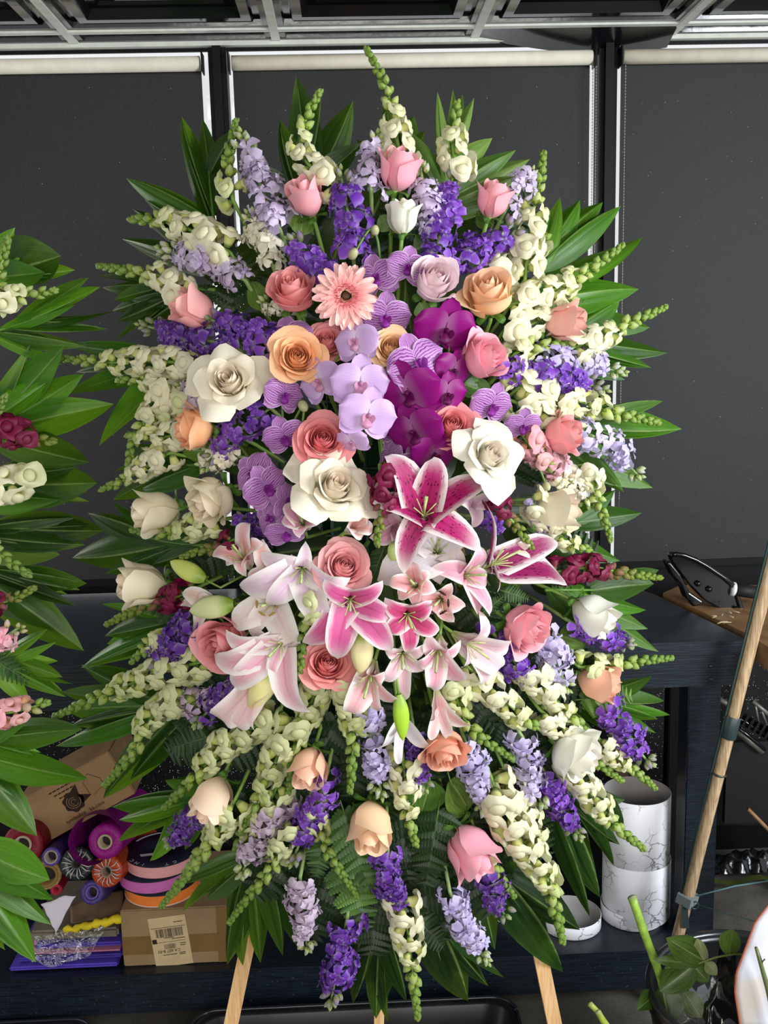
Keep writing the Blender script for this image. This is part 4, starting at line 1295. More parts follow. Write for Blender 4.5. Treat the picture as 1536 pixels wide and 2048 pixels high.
# ---------------------------------------------------------------- snapdragons (base .. tip)
SN = [
 ([(806, 330), (790, 262), (774, 180), (733, 96)], 'W', .40, 'topmost snapdragon reaching the roller blind', {}),
 ([(668, 372), (605, 312), (608, 250), (640, 182)], 'W', .52, 'snapdragon between palm tips at upper left of centre', {}),
 ([(920, 352), (905, 290), (914, 204)], 'W', .52, 'snapdragon in front of pale upright palm blades', {}),
 ([(460, 505), (385, 462), (320, 440), (262, 440)], 'W', .62, 'snapdragon at upper left above the lavender stock', {'size': 42}),
 ([(372, 592), (330, 555), (270, 545), (196, 532)], 'W', .34, 'snapdragon pointing left over the salmon rose bud', {}),
 ([(400, 730), (310, 722), (215, 725), (108, 716)], 'W', .58, 'longest snapdragon pointing left beside the big white rose', {}),
 ([(1050, 560), (1062, 450), (1076, 380), (1088, 304)], 'W', .55, 'upright snapdragon at upper right of the pink bud', {}),
 ([(1020, 610), (1095, 585), (1170, 545), (1246, 490)], 'W', .50, 'long snapdragon pointing up right over palm blades', {}),
 ([(1130, 700), (1190, 680), (1260, 645), (1332, 614)], 'W', .42, 'snapdragon right of the pale salmon rose bud', {}),
 ([(1000, 745), (1040, 700), (1095, 690), (1156, 678)], 'W', .35, 'short green tipped snapdragon above the pink rose', {}),
 ([(1040, 775), (1120, 790), (1210, 820), (1318, 846)], 'W', .52, 'snapdragon reaching right above the lilac stock', {'size': 40}),
 ([(345, 775), (300, 830), (268, 880), (256, 934)], 'W', .45, 'snapdragon drooping beside the orange rose', {}),
 ([(340, 905), (290, 935), (250, 960), (202, 980)], 'W', .50, 'thin snapdragon pointing left above cream rose bud', {'size': 30}),
 ([(430, 1040), (370, 1060), (320, 1068), (262, 1060)], 'C', .38, 'green budded snapdragon under the two cream roses', {'size': 32}),
 ([(466, 400), (455, 330), (462, 285), (472, 240)], 'C', .25, 'green budded snapdragon beside tall lilac stock', {'size': 32}),
 ([(1175, 930), (1190, 985), (1208, 1035), (1222, 1082)], 'W', .30, 'drooping snapdragon right of the cream rose bud', {'size': 30}),
 ([(1040, 860), (1068, 905), (1085, 920), (1105, 940)], 'P', .62, 'pink snapdragon below the coral bud at right', {'size': 40, 'd': -.01}),
 ([(985, 985), (1010, 1025), (1035, 1055), (1066, 1098)], 'B', .25, 'burgundy snapdragon with green tip right of spotted lily', {'d': -.05, 'size': 30}),
 ([(760, 930), (768, 985), (760, 1035), (754, 1090)], 'B', .48, 'burgundy snapdragon hanging over the large cream rose', {'d': -.07, 'size': 32}),
 ([(1110, 1145), (1180, 1135), (1245, 1145), (1322, 1156)], 'B', .42, 'burgundy snapdragon pointing right above white rose bud', {'size': 32}),
 ([(385, 1180), (335, 1200), (280, 1215), (212, 1250)], 'B', .30, 'burgundy snapdragon pointing left under cream rose bud', {'size': 32}),
 ([(480, 1075), (435, 1095), (400, 1102), (362, 1115)], 'B', .22, 'short burgundy budded snapdragon above the slim lily bud', {'size': 28, 'd': -.02}),
 ([(1160, 1335), (1220, 1330), (1280, 1322), (1344, 1316)], 'C', .28, 'snapdragon right of the peach rose bud', {'size': 34}),
 ([(420, 1320), (320, 1345), (220, 1385), (108, 1434)], 'W', .58, 'long snapdragon reaching far left below the purple cluster', {'size': 38}),
 ([(370, 1385), (300, 1440), (270, 1500), (208, 1572)], 'C', .40, 'snapdragon pointing down left past cardboard box', {'size': 36}),
 ([(335, 1275), (300, 1288), (282, 1305), (262, 1326)], 'C', .35, 'stubby green snapdragon left of the purple cluster', {'size': 28}),
 ([(470, 1470), (420, 1520), (375, 1570), (328, 1616)], 'C', .40, 'snapdragon left of the pale peach rose bud', {'size': 36}),
 ([(470, 1600), (430, 1670), (380, 1740), (324, 1812)], 'C', .30, 'snapdragon hanging across the ribbon spools', {'size': 38}),
 ([(450, 1640), (420, 1690), (385, 1730), (350, 1788)], 'C', .15, 'snapdragon alongside the ribbon spool snapdragon, slightly shorter', {'size': 32}),
 ([(575, 1640), (545, 1730), (500, 1790), (458, 1846)], 'C', .28, 'snapdragon hanging low at bottom left palm blades', {'size': 34}),
 ([(600, 1420), (560, 1500), (520, 1600), (482, 1668)], 'W', .58, 'snapdragon right of the pale peach rose bud', {'size': 40}),
 ([(645, 1340), (615, 1430), (590, 1510), (576, 1590)], 'W', .42, 'snapdragon left of the small peach rose', {'size': 36}),
 ([(690, 1360), (708, 1430), (706, 1500), (700, 1584)], 'W', .38, 'straight snapdragon hanging below the half open lily', {'size': 38, 'd': -.02}),
 ([(640, 1195), (618, 1240), (606, 1290), (598, 1356)], 'C', .18, 'green snapdragon tip between long lily petal and coral rose', {'size': 34, 'd': -.055}),
 ([(900, 1360), (930, 1440), (970, 1480), (1026, 1518)], 'C', .25, 'snapdragon slanting right over the salmon peach rose', {'size': 36}),
 ([(1080, 1420), (1140, 1470), (1190, 1520), (1244, 1562)], 'W', .45, 'snapdragon slanting behind the big white rose', {'size': 34, 'd': .015}),
 ([(1200, 1480), (1240, 1520), (1275, 1545), (1312, 1578)], 'W', .40, 'small snapdragon tip at right below the vivid purple stock', {'size': 28}),
 ([(1120, 1500), (1170, 1570), (1220, 1640), (1288, 1698)], 'W', .52, 'snapdragon pointing down right toward marbled cylinders', {'size': 38}),
 ([(985, 1560), (1030, 1660), (1095, 1760), (1126, 1884)], 'W', .62, 'big snapdragon hanging at lower right of fat pink rose', {'size': 46}),
 ([(960, 1700), (985, 1730), (1005, 1762), (1030, 1794)], 'C', .08, 'short green snapdragon tip under the fat pink rose', {'size': 32, 'd': -.01}),
 ([(800, 1790), (815, 1860), (825, 1940), (836, 2036)], 'W', .45, 'lowest snapdragon hanging at bottom centre', {'size': 40}),
 ([(620, 1600), (645, 1680), (680, 1740), (716, 1794)], 'C', .25, 'snapdragon among fern leaves at bottom centre', {'size': 32}),
 ([(805, 1510), (812, 1570), (815, 1620), (832, 1690)], 'W', .55, 'snapdragon right of the bottom peach rose', {'size': 36}),
 ([(930, 1330), (985, 1380), (1030, 1420), (1075, 1455)], 'W', .75, 'white snapdragon right of the pale lilies', {'size': 40}),
 ([(1050, 1330), (1100, 1385), (1130, 1420), (1180, 1470)], 'W', .60, 'white snapdragon left of the peach rose bud', {'size': 38, 'd': .01}),
 ([(1010, 1540), (1035, 1600), (1060, 1640), (1085, 1700)], 'W', .8, 'white snapdragon between the two lilac stocks lower right', {'size': 38, 'd': .02}),
 ([(980, 560), (1030, 520), (1060, 500), (1090, 470)], 'W', .85, 'white snapdragon behind the apricot rose', {'size': 40, 'd': .03}),
 ([(1010, 660), (1060, 650), (1100, 625), (1150, 585)], 'W', .8, 'white snapdragon under the long upper right snapdragon', {'size': 40, 'd': .02}),
 ([(1020, 800), (1070, 820), (1110, 825), (1160, 850)], 'W', .85, 'white snapdragon above the striped orchid spray at right', {'size': 42, 'd': .01}),
 ([(1060, 1000), (1110, 1060), (1140, 1085), (1180, 1100)], 'W', .7, 'small white snapdragon below the cream rose bud at right', {'size': 32}),
 ([(420, 860), (350, 870), (300, 880), (255, 870)], 'W', .75, 'white snapdragon beneath the orange rose', {'size': 36, 'd': .02}),
 ([(390, 790), (340, 820), (300, 850), (262, 880)], 'C', .5, 'cream snapdragon left of the orange rose', {'size': 34, 'd': .015}),
 ([(560, 1420), (500, 1460), (450, 1500), (400, 1540)], 'C', .6, 'cream snapdragon under the white lily trumpet', {'size': 38, 'd': .01}),
 ([(560, 1560), (530, 1620), (500, 1650), (470, 1700)], 'C', .7, 'cream snapdragon above mauve stock at lower left', {'size': 36, 'd': .02}),
 ([(360, 800), (330, 770), (290, 760), (235, 760)], 'W', .5, 'pale snapdragon just under the longest left snapdragon', {'size': 34, 'd': .03}),
]
for path, ty, fr, lb, kw in SN:
    colr = {'W': 'cream white ', 'C': 'green and cream ', 'B': '', 'P': '', 'Y': 'yellow green '}[ty]
    if lb.split()[0] in ('white', 'cream', 'green', 'pale'): colr = ''
    if ty == 'W' and path[0][1] > 1250 and path[0][0] < 760: ty = 'C'
    snapdragon(path, ty, fr, colr + lb, **kw)

# ---------------------------------------------------------------- stock
ST = [  # base .. tip
 ([(560, 460), (520, 370), (480, 265)], 'L', 84, 'tall pale lilac stock at upper left', {'size': 44}),
 ([(540, 520), (520, 470), (495, 425)], 'S', 62, 'creamy white stock under the tall lilac stock', {'size': 36}),
 ([(705, 500), (695, 420), (680, 340)], 'V', 84, 'purple stock left of the tall white rose bud', {'size': 42}),
 ([(742, 380), (735, 340), (755, 268)], 'L', 66, 'lilac stock left of the topmost pink rose bud', {'size': 38}),
 ([(870, 450), (850, 390), (840, 328)], 'L', 66, 'lilac stock right of the topmost pink rose bud', {'size': 38}),
 ([(868, 518), (890, 430), (908, 338)], 'V', 80, 'upright purple stock right of the tall white rose bud', {'size': 42}),
 ([(885, 545), (960, 500), (1045, 435)], 'V', 78, 'purple stock slanting up right above the apricot rose', {'size': 42}),
 ([(1010, 420), (1040, 380), (1065, 340)], 'L', 58, 'pale lilac stock beside the upper right pink bud', {'size': 34}),
 ([(650, 545), (615, 512), (580, 478)], 'V', 92, 'purple stock cluster above the coral rose', {'size': 42}),
 ([(490, 560), (410, 520), (315, 498)], 'L', 72, 'lavender stock pointing left at upper left', {'size': 40}),
 ([(470, 690), (380, 675), (278, 648)], 'D', 70, 'dark purple stock pointing left under salmon rose bud', {'size': 38}),
 ([(550, 680), (480, 660), (410, 635)], 'V', 74, 'purple stock right of the salmon rose bud', {'size': 40}),
 ([(410, 830), (390, 790), (360, 750)], 'M', 66, 'pale mauve stock above the orange rose', {'size': 36}),
 ([(540, 815), (470, 870), (415, 935)], 'V', 74, 'purple stock between orange rose and striped orchids', {'size': 40}),
 ([(545, 1060), (505, 1050), (470, 1040)], 'D', 60, 'dark purple stock tucked under the left orchids', {'size': 34, 'd': .02}),
 ([(1080, 715), (1160, 725), (1250, 745)], 'B', 64, 'pale lilac stock pointing right at right edge', {'size': 36, 'd': .01}),
 ([(1010, 735), (1100, 750), (1215, 780)], 'V', 66, 'purple stock pointing right below the pink rose', {'size': 38, 'd': -.01}),
 ([(1160, 860), (1215, 890), (1280, 955)], 'B', 74, 'lilac stock drooping at right of the coral bud', {'size': 40}),
 ([(965, 1035), (985, 1045), (1000, 1060)], 'V', 40, 'little purple stock tip behind the side lily', {'size': 28}),
 ([(1060, 1010), (1080, 1050), (1085, 1085)], 'B', 44, 'lilac stock hanging left of cream rose bud', {'size': 30, 'd': .015}),
 ([(1040, 1130), (1070, 1125), (1095, 1140)], 'B', 48, 'lilac stock tip under the side lily', {'size': 30, 'd': .01}),
 ([(1150, 1250), (1210, 1270), (1265, 1290)], 'V', 60, 'purple stock below the right white rose bud', {'size': 34}),
 ([(400, 1250), (360, 1280), (310, 1340)], 'D', 82, 'dark purple stock cluster left of the large pink rose', {'size': 42}),
 ([(985, 1265), (1020, 1310), (1060, 1370)], 'V', 70, 'purple stock left of the right pink rose', {'size': 38}),
 ([(1095, 1260), (1110, 1320), (1135, 1380)], 'B', 66, 'lilac stock between pink rose and peach rose bud', {'size': 38}),
 ([(480, 1390), (400, 1405), (320, 1420)], 'M', 70, 'mauve stock pointing left under the dark purple cluster', {'size': 38, 'd': .01}),
 ([(500, 1370), (440, 1400), (390, 1450)], 'D', 74, 'dark purple stock behind the white lily trumpet', {'size': 38}),
 ([(1205, 1415), (1250, 1470), (1302, 1530)], 'V', 84, 'vivid purple stock sticking out at the lower right', {'size': 40, 'd': -.01}),
 ([(735, 1425), (745, 1500), (765, 1595)], 'B', 66, 'lilac stock hanging below the white lily', {'size': 38}),
 ([(830, 1480), (836, 1530), (850, 1580)], 'D', 58, 'dark purple stock left of the salmon peach rose', {'size': 36}),
 ([(935, 1495), (950, 1555), (975, 1630)], 'B', 66, 'lilac stock right of the salmon peach rose', {'size': 38}),
 ([(1045, 1475), (1065, 1550), (1085, 1615)], 'B', 70, 'lilac stock left of the big white rose', {'size': 38}),
 ([(1095, 1555), (1120, 1610), (1160, 1675)], 'V', 62, 'purple stock beneath the big white rose', {'size': 36}),
 ([(655, 1545), (620, 1640), (580, 1730)], 'V', 78, 'long vivid purple stock below the small peach rose', {'size': 40}),
 ([(410, 1625), (370, 1655), (335, 1690)], 'D', 58, 'purple stock under the pale peach rose bud', {'size': 34}),
 ([(555, 1610), (515, 1680), (480, 1755)], 'M', 72, 'mauve stock left of the long vivid purple stock', {'size': 40}),
 ([(600, 1755), (606, 1830), (615, 1900)], 'M', 66, 'pale mauve stock hanging low at bottom left', {'size': 38}),
 ([(695, 1835), (680, 1910), (660, 2010)], 'V', 78, 'lowest purple stock at bottom centre', {'size': 42}),
 ([(775, 1695), (780, 1760), (800, 1840)], 'V', 66, 'purple stock below the bottom peach rose', {'size': 38}),
 ([(900, 1785), (930, 1850), (975, 1925)], 'B', 60, 'lilac stock hanging low under the fat pink rose', {'size': 36}),
 ([(965, 1735), (985, 1785), (1012, 1835)], 'D', 68, 'dark purple stock right of the low lilac stock', {'size': 38, 'd': .005}),
 ([(470, 910), (430, 920), (400, 935)], 'S', 52, 'white stock above the half open cream rose', {'size': 32, 'd': .01}),
 ([(590, 600), (555, 615), (520, 600)], 'S', 50, 'white stock left of the coral pink rose', {'size': 30, 'd': .02}),
 ([(1070, 880), (1100, 930), (1140, 960)], 'K', 66, 'soft pink stock at right between bud and cream rose', {'size': 36, 'd': .005}),
 ([(1100, 930), (1150, 975), (1190, 1010)], 'S', 56, 'white stock at right flank above drooping snapdragon', {'size': 34, 'd': .02}),
]
for path, ty, wd, lb, kw in ST:
    stock(path, ty, lb, width=wd, **kw)
# ---------------------------------------------------------------- palm fronds: (t, tip x, tip y, width)
frond((440, 560), (415, 330), [(.55, 362, 232, 26), (.75, 404, 236, 34), (.4, 360, 262, 24), (.5, 252, 356, 42), (.3, 288, 398, 40), (.1, 244, 478, 40), (.9, 470, 260, 34), (.15, 265, 418, 34)], 'palm frond with blades fanning at the upper left corner', pal=['#2f5f1e', '#3b7424', '#29511f'])
frond((625, 470), (600, 330), [(.5, 592, 152, 62), (.7, 642, 176, 46), (.5, 706, 202, 58), (.2, 560, 240, 40), (.6, 725, 285, 44), (.2, 530, 330, 36)], 'dark palm frond with broad blades left of the topmost snapdragon', pal=['#24471c', '#2b5520'])
frond((880, 430), (900, 300), [(.4, 875, 184, 26), (.6, 906, 178, 28), (.6, 926, 188, 24), (.7, 948, 196, 26), (.5, 985, 276, 40), (.2, 1060, 318, 46), (.3, 1032, 300, 40), (.1, 1040, 352, 40), (0, 1020, 395, 34), (.3, 800, 250, 40)], 'pale green palm frond right of the topmost snapdragon', pal=['#5d8a55', '#4f7d4a', '#6a9460'])
frond((800, 400), (790, 300), [(.5, 770, 205, 36), (.7, 828, 232, 44), (.4, 850, 262, 40), (.2, 712, 278, 40)], 'dark palm frond behind the topmost snapdragon', d=.12, pal=['#1f3d1a', '#24471c'])
frond((1060, 620), (1085, 500), [(.6, 1120, 394, 38), (.8, 1160, 400, 52), (.9, 1206, 404, 54), (.7, 1242, 412, 50), (.6, 1100, 420, 30), (.4, 1286, 474, 60), (.1, 1278, 578, 62)], 'large palm frond with pleated blades at the upper right', pal=['#4a8428', '#3f7a22', '#558f30'])
frond((1080, 700), (1180, 640), [(.4, 1336, 706, 44), (.6, 1240, 600, 50), (.9, 1300, 655, 34), (.3, 1302, 735, 34), (.1, 1250, 760, 40), (.2, 1200, 560, 44)], 'palm frond on right edge around the salmon bud snapdragon', pal=['#356b1f', '#3f7a22'])
frond((1060, 860), (1200, 830), [(.5, 1326, 802, 34), (.4, 1364, 858, 50), (.7, 1240, 880, 36), (.2, 1306, 976, 70), (.1, 1248, 985, 50), (.0, 1180, 930, 50)], 'palm frond pointing right behind the drooping lilac stock', pal=['#3f7a22', '#4a8030', '#4c7a44'])
frond((1040, 1060), (1180, 1040), [(.6, 1284, 1026, 38), (.2, 1240, 1122, 50), (.7, 1230, 980, 34), (.1, 1200, 1130, 40)], 'palm frond on right edge level with the cream rose bud', pal=['#3c7522', '#35682a'])
frond((1090, 1180), (1220, 1180), [(.7, 1308, 1168, 56), (.9, 1318, 1140, 34), (.4, 1292, 1220, 42), (.3, 1318, 1304, 40), (.2, 1296, 1258, 46), (.1, 1240, 1300, 50)], 'palm frond on right edge around the white rose bud', pal=['#4f7d4a', '#3f7a22', '#46753c'])
frond((1100, 1390), (1230, 1400), [(.5, 1304, 1352, 46), (.7, 1328, 1402, 38), (.6, 1316, 1438, 34), (.4, 1312, 1466, 30), (.2, 1270, 1480, 34), (.6, 1340, 1430, 26)], 'palm frond on right edge behind the peach rose bud', pal=['#3f7a22', '#3d6e30'])
frond((1060, 1560), (1180, 1590), [(.8, 1248, 1655, 54), (.5, 1228, 1732, 46), (.4, 1200, 1795, 74), (.2, 1180, 1834, 40), (.3, 1240, 1690, 44), (.9, 1250, 1600, 30)], 'glossy palm frond at lower right over the marbled cylinders', pal=['#2a5530', '#234a2a', '#2f5f2a'])
frond((930, 1660), (1010, 1760), [(.7, 1126, 1944, 84), (.5, 1058, 1840, 50), (.3, 1100, 1880, 56), (.9, 1160, 1860, 60), (.2, 990, 1900, 50)], 'dark glossy palm frond at bottom right', pal=['#1d4022', '#24482a'])
frond((830, 1740), (870, 1850), [(.6, 936, 2002, 96), (.8, 976, 1972, 40), (.4, 1008, 1955, 46), (.5, 890, 1960, 40)], 'dark broad palm frond hanging at bottom right of centre', pal=['#1b3a1c', '#1f4220'])
frond((740, 1740), (770, 1860), [(.5, 706, 2008, 52), (.7, 752, 2038, 44), (.9, 776, 2044, 44), (.8, 814, 2005, 40), (.4, 690, 1960, 44)], 'dark palm frond hanging lowest behind the purple stock', pal=['#1f421d', '#244a20'])
frond((560, 1640), (480, 1740), [(.8, 454, 1930, 46), (.9, 486, 1932, 48), (.7, 521, 1926, 46), (.5, 566, 1912, 44), (.9, 364, 1824, 40), (.7, 345, 1770, 34), (.95, 410, 1800, 38), (.4, 600, 1900, 40)], 'palm frond hanging at bottom left over the easel leg', pal=['#4b7a2c', '#3f6e2a', '#35682a', '#5a8a48'])
frond((450, 1560), (350, 1620), [(.6, 236, 1684, 34), (.8, 300, 1722, 46), (.5, 224, 1614, 40), (.7, 238, 1640, 30), (.2, 330, 1560, 44), (.4, 370, 1700, 34)], 'bright palm frond at lower left above the ribbon spools', pal=['#5a9626', '#4f8a28', '#3f7a22'])
frond((430, 1400), (290, 1420), [(.8, 112, 1492, 46), (.9, 122, 1384, 48), (.6, 162, 1330, 56), (.7, 140, 1452, 44), (.4, 206, 1598, 62), (.2, 260, 1560, 50), (.5, 128, 1420, 50)], 'palm frond reaching far left below the long snapdragon', pal=['#356b1f', '#2f5f1e', '#3b7424'])
frond((440, 1090), (310, 1090), [(.8, 144, 1116, 66), (.7, 176, 1026, 46), (.5, 224, 1003, 40), (.6, 211, 1147, 26), (.3, 260, 1060, 40), (.2, 300, 1130, 44)], 'palm frond with a broad blade pointing left below cream roses', pal=['#2f641c', '#28561c'])
frond((430, 1250), (310, 1240), [(.6, 203, 1208, 26), (.7, 210, 1272, 46), (.5, 214, 1288, 40), (.2, 290, 1300, 44), (.3, 162, 1336, 50)], 'palm frond at left under the burgundy snapdragon', pal=['#3f8020', '#2a5822'])
frond((430, 720), (290, 720), [(.5, 132, 788, 40), (.4, 198, 892, 62), (.7, 232, 772, 44), (.6, 128, 690, 34), (.3, 210, 760, 44), (.8, 150, 745, 30), (.2, 280, 830, 40)], 'palm frond at left around the longest snapdragon', pal=['#347022', '#3f8224', '#2a5a1e'])
frond((430, 580), (300, 570), [(.6, 194, 552, 30), (.8, 205, 575, 34), (.5, 224, 622, 36), (.4, 234, 642, 40), (.3, 262, 600, 44), (.2, 290, 650, 40), (.7, 228, 600, 30), (.5, 230, 680, 22)], 'dark palm frond at left behind the salmon rose bud', pal=['#2a5521', '#264c1e', '#2f5f1e'])
frond((430, 930), (330, 930), [(.5, 250, 890, 40), (.7, 225, 1000, 34), (.3, 280, 980, 46), (.6, 232, 940, 30)], 'palm frond at left beneath the orange rose', pal=['#3a7a2a', '#2a5a1e'])
# ---------------------------------------------------------------- ferns and filler
for b, t, lb, pr in [
    ((680, 1600), (742, 1790), 'bright fern frond below the small peach rose', ('#3f6b42', '#4b7a50')),
    ((690, 1700), (732, 1868), 'pale fern frond above the lowest purple stock', ('#5a8a52', '#4b7a50')),
    ((650, 1660), (630, 1760), 'small fern tip beside the long vivid purple stock', ('#3f6b42', '#35603a')),
    ((1150, 1400), (1270, 1390), 'light fern tip behind the peach rose bud at right', ('#5f8a3a', '#4b7a35')),
    ((430, 1470), (330, 1500), 'dark fern frond left of the white lily trumpet', ('#1f3f22', '#244a28')),
    ((880, 1600), (850, 1780), 'dark fern frond right of the bottom peach rose', ('#1c3a24', '#1f4226')),
    ((960, 1230), (1010, 1190), 'fern frond between blush bell lily and pink rose', ('#2f5a32', '#35643a')),
    ((770, 1090), (740, 1170), 'dark fern frond right of the pink centre rose', ('#1f4226', '#24482a')),
    ((1000, 1180), (1060, 1200), 'fern frond above the right pink rose', ('#3a6a44', '#335f3c')),
    ((820, 1820), (890, 1900), 'dark fern frond near the low lilac stock', ('#1c3a24', '#1f4226'))]:
    fern(b, t, lb, d=.02, pal=pr)
OV = [
 ((1000, 545), (1040, 500, ), 60, 'round leaf above the apricot rose'), ((1010, 500), (1075, 535), 62, 'glossy oval leaf right of the slanting purple stock'),
 ((985, 450), (955, 425), 44, 'small oval leaf under the upper right pink bud'), ((850, 630), (840, 605), 40, 'small round leaf above the magenta orchid'),
 ((960, 660), (962, 700), 26, 'narrow leaf left of the pink rose facing right'), ((940, 760), (985, 800), 40, 'oval leaf under the pink rose facing right'),
 ((430, 900), (355, 905), 64, 'broad dark leaf below the orange rose'), ((830, 500), (870, 480), 50, 'dark leaf beside the tall white rose bud'),
 ((600, 470), (610, 420), 50, 'dark leaf beneath the upper left pink bud'), ((860, 1560), (845, 1630), 80, 'grey green oval leaf right of the bottom peach rose'),
 ((900, 1560), (945, 1625), 84, 'big oval leaf left of the fat pink rose'), ((1120, 1270), (1180, 1290), 72, 'flat olive leaf above the peach rose bud'),
 ((930, 1630), (905, 1600), 40, 'short leaf at the neck of the fat pink rose'), ((780, 460), (760, 430), 40, 'leaf left of the tall white rose bud'),
 ((1000, 1140), (1040, 1180), 50, 'leaf under the side lily'), ((530, 620), (500, 560), 46, 'long leaf behind the white stock at left'),
 ((300, 880), (282, 850), 44, 'light leaf left of the cream snapdragon'), ((960, 780), (930, 770), 46, 'leaf tucked behind the magenta orchids')]
for b, t, w_, lb in OV:
    leaf_spray((b[0], b[1], t[0], t[1], w_), 'green ' + lb if not any(k in lb for k in ('green', 'olive')) else lb, d=.02)
# dark filler foliage deep between the blooms: shaded, uncountable
def merge_stuff(roots, name, label, col):
    bm = bmesh.new()
    for r_ in roots:
        for c_ in list(r_.children):
            if c_.data.materials[0] == M_OVAL:
                q_ = c_.data.copy()
                q_.transform(T(r_.location) @ c_.matrix_basis)
                bm.from_mesh(q_)
                D.meshes.remove(q_)
            D.objects.remove(c_)
        D.objects.remove(r_)
    me = D.meshes.new(name)
    bm.to_mesh(me); bm.free()
    me.materials.append(M_OVAL)
    o_ = ob(name, me, None, None, col)
    tag(o_, label, 'foliage', None, 'stuff')
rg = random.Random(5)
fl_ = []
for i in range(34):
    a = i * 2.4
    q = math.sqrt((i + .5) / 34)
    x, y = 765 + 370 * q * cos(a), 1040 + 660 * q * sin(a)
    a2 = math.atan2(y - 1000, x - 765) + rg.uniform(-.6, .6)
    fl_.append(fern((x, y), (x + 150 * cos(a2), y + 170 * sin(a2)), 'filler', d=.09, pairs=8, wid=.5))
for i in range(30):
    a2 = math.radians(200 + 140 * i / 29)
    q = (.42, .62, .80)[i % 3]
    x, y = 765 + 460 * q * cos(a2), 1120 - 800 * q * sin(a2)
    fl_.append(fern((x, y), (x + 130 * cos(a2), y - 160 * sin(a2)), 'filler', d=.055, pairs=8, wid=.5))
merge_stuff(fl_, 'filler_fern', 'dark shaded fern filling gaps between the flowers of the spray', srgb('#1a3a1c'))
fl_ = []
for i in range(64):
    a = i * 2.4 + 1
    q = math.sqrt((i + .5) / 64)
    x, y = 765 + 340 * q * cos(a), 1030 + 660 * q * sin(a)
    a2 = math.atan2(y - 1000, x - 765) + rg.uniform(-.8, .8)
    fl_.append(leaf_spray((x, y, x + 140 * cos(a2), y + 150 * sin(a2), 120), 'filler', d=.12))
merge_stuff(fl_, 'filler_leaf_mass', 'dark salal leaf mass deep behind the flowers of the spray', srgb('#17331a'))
# ---------------------------------------------------------------- foam cage and easel
foam = empty('floral_foam_cage', 'dark green foam block in a cage behind the flowers', 'floral foam', T(FOAM + Vector((0, .06, -.02))))
ob('foam_block', bevel_box('foam_block', .24, .09, .62, simple('wet_foam', '#1c3a22', .8, .2, .2, 80, bump=.3), .02), foam)
m = MB()
for i in range(5):
    z = -.26 + i * .13
    m.tube([(-.125, .04, z), (-.125, -.05, z), (.125, -.05, z), (.125, .04, z)], .003, 6)
for i in range(4):
    x = -.1 + i * .0667
    m.tube([(x, -.05, -.31), (x, -.05, .31)], .003, 6)
ob('cage', m.build('cage', simple('cage_green', '#2a4a30', .5)), foam)
def m_pine():
    k = NT('easel_pine')
    tc = k.n('ShaderNodeTexCoord').outputs['Object']
    g = k.noise(7, 5, k.mapping(tc, (22, 22, 1.2)), .6)
    col = k.mix(k.step(g, .3, .7), srgb('#c79a66'), srgb('#e0b988'))
    k.bump(g, .1, .002)
    return k.fin(col, .55, .3)
M_PINE = m_pine()
easel = empty('wooden_easel', 'bare pine tripod easel carrying the tall flower spray', 'easel', T(FOAM.x, FOAM.y + .1, 0))
YE = 1.93
apex = P(772, 560, YE + .10)
def bar(a, b, w_, t_, name):
    ax = (b - a)
    M = frame((a + b) / 2, ax, (1, 0, 0))
    o = easel.location
    ob(name, MB().box(T(-o) @ M, w_, t_, ax.length).build(name, M_PINE, smooth=False), easel)
def leg_to_floor(px, py, Y):
    p = P(px, py, Y)
    k = (0.0 - apex.z) / (p.z - apex.z)
    return apex + (p - apex) * k
La = leg_to_floor(462, 2048, YE - .02); Ra = leg_to_floor(1104, 2048, YE - .02)
bar(apex, La, .030, .020, 'leg'); bar(apex + Vector((.03, 0, 0)), Ra, .030, .020, 'leg')
bk = P(756, 2048, YE + .10)
bkf = apex + (bk - apex) * (apex.z / (apex.z - bk.z))
bar(apex + Vector((.015, .02, 0)), bkf + Vector((0, .0, 0)), .022, .020, 'back_leg')
cb = FOAM + Vector((0, .115, -.25))
bar(cb + Vector((-.21, 0, 0)), cb + Vector((.21, 0, 0)), .03, .02, 'crossbar')
# ================================================================ neighbouring spray at the left edge
G2 = 'palm fronds of the neighbouring spray'
YL = 1.86
frond((-120, 600), (20, 540), [(.9, 122, 512, 84), (.6, 30, 455, 30), (.8, 150, 540, 30), (.7, 90, 545, 50), (.5, 60, 480, 46)], 'pleated palm frond at top of the left neighbouring spray', group=G2, yfix=YL)
frond((-60, 680), (60, 640), [(.8, 200, 574, 20), (.7, 178, 555, 20), (.8, 216, 658, 16), (.9, 232, 622, 26), (.6, 203, 660, 14), (.7, 160, 640, 18), (.5, 150, 610, 22), (.4, 172, 692, 34), (.5, 130, 700, 24), (.3, 125, 730, 20)], 'thin bladed palm frond of the neighbouring spray near white snapdragon', group=G2, yfix=YL + .02)
frond((-150, 900), (-10, 860), [(.8, 128, 692, 54), (.9, 168, 748, 50), (.95, 228, 808, 62), (.8, 178, 925, 56), (.5, 100, 760, 60), (.95, 60, 690, 40)], 'broad bladed palm frond left of the longest snapdragon', group=G2, yfix=YL, pal=['#3c7a20', '#2f641c', '#4a8a24'])
frond((-120, 1010), (60, 920), [(.5, 195, 966, 80), (.7, 150, 935, 50), (.4, 180, 1003, 40), (.3, 120, 1000, 60)], 'palm frond behind the burgundy snapdragon at left edge', group=G2, yfix=YL + .03, pal=['#356b1f', '#28561c'])
frond((-150, 1080), (0, 1050), [(.9, 208, 1062, 54), (.7, 180, 1050, 40), (.6, 150, 1035, 50), (.5, 170, 1090, 44), (.4, 120, 1110, 60)], 'dark palm frond across the middle of the neighbouring spray', group=G2, yfix=YL - .01, pal=['#28501f', '#21451c'])
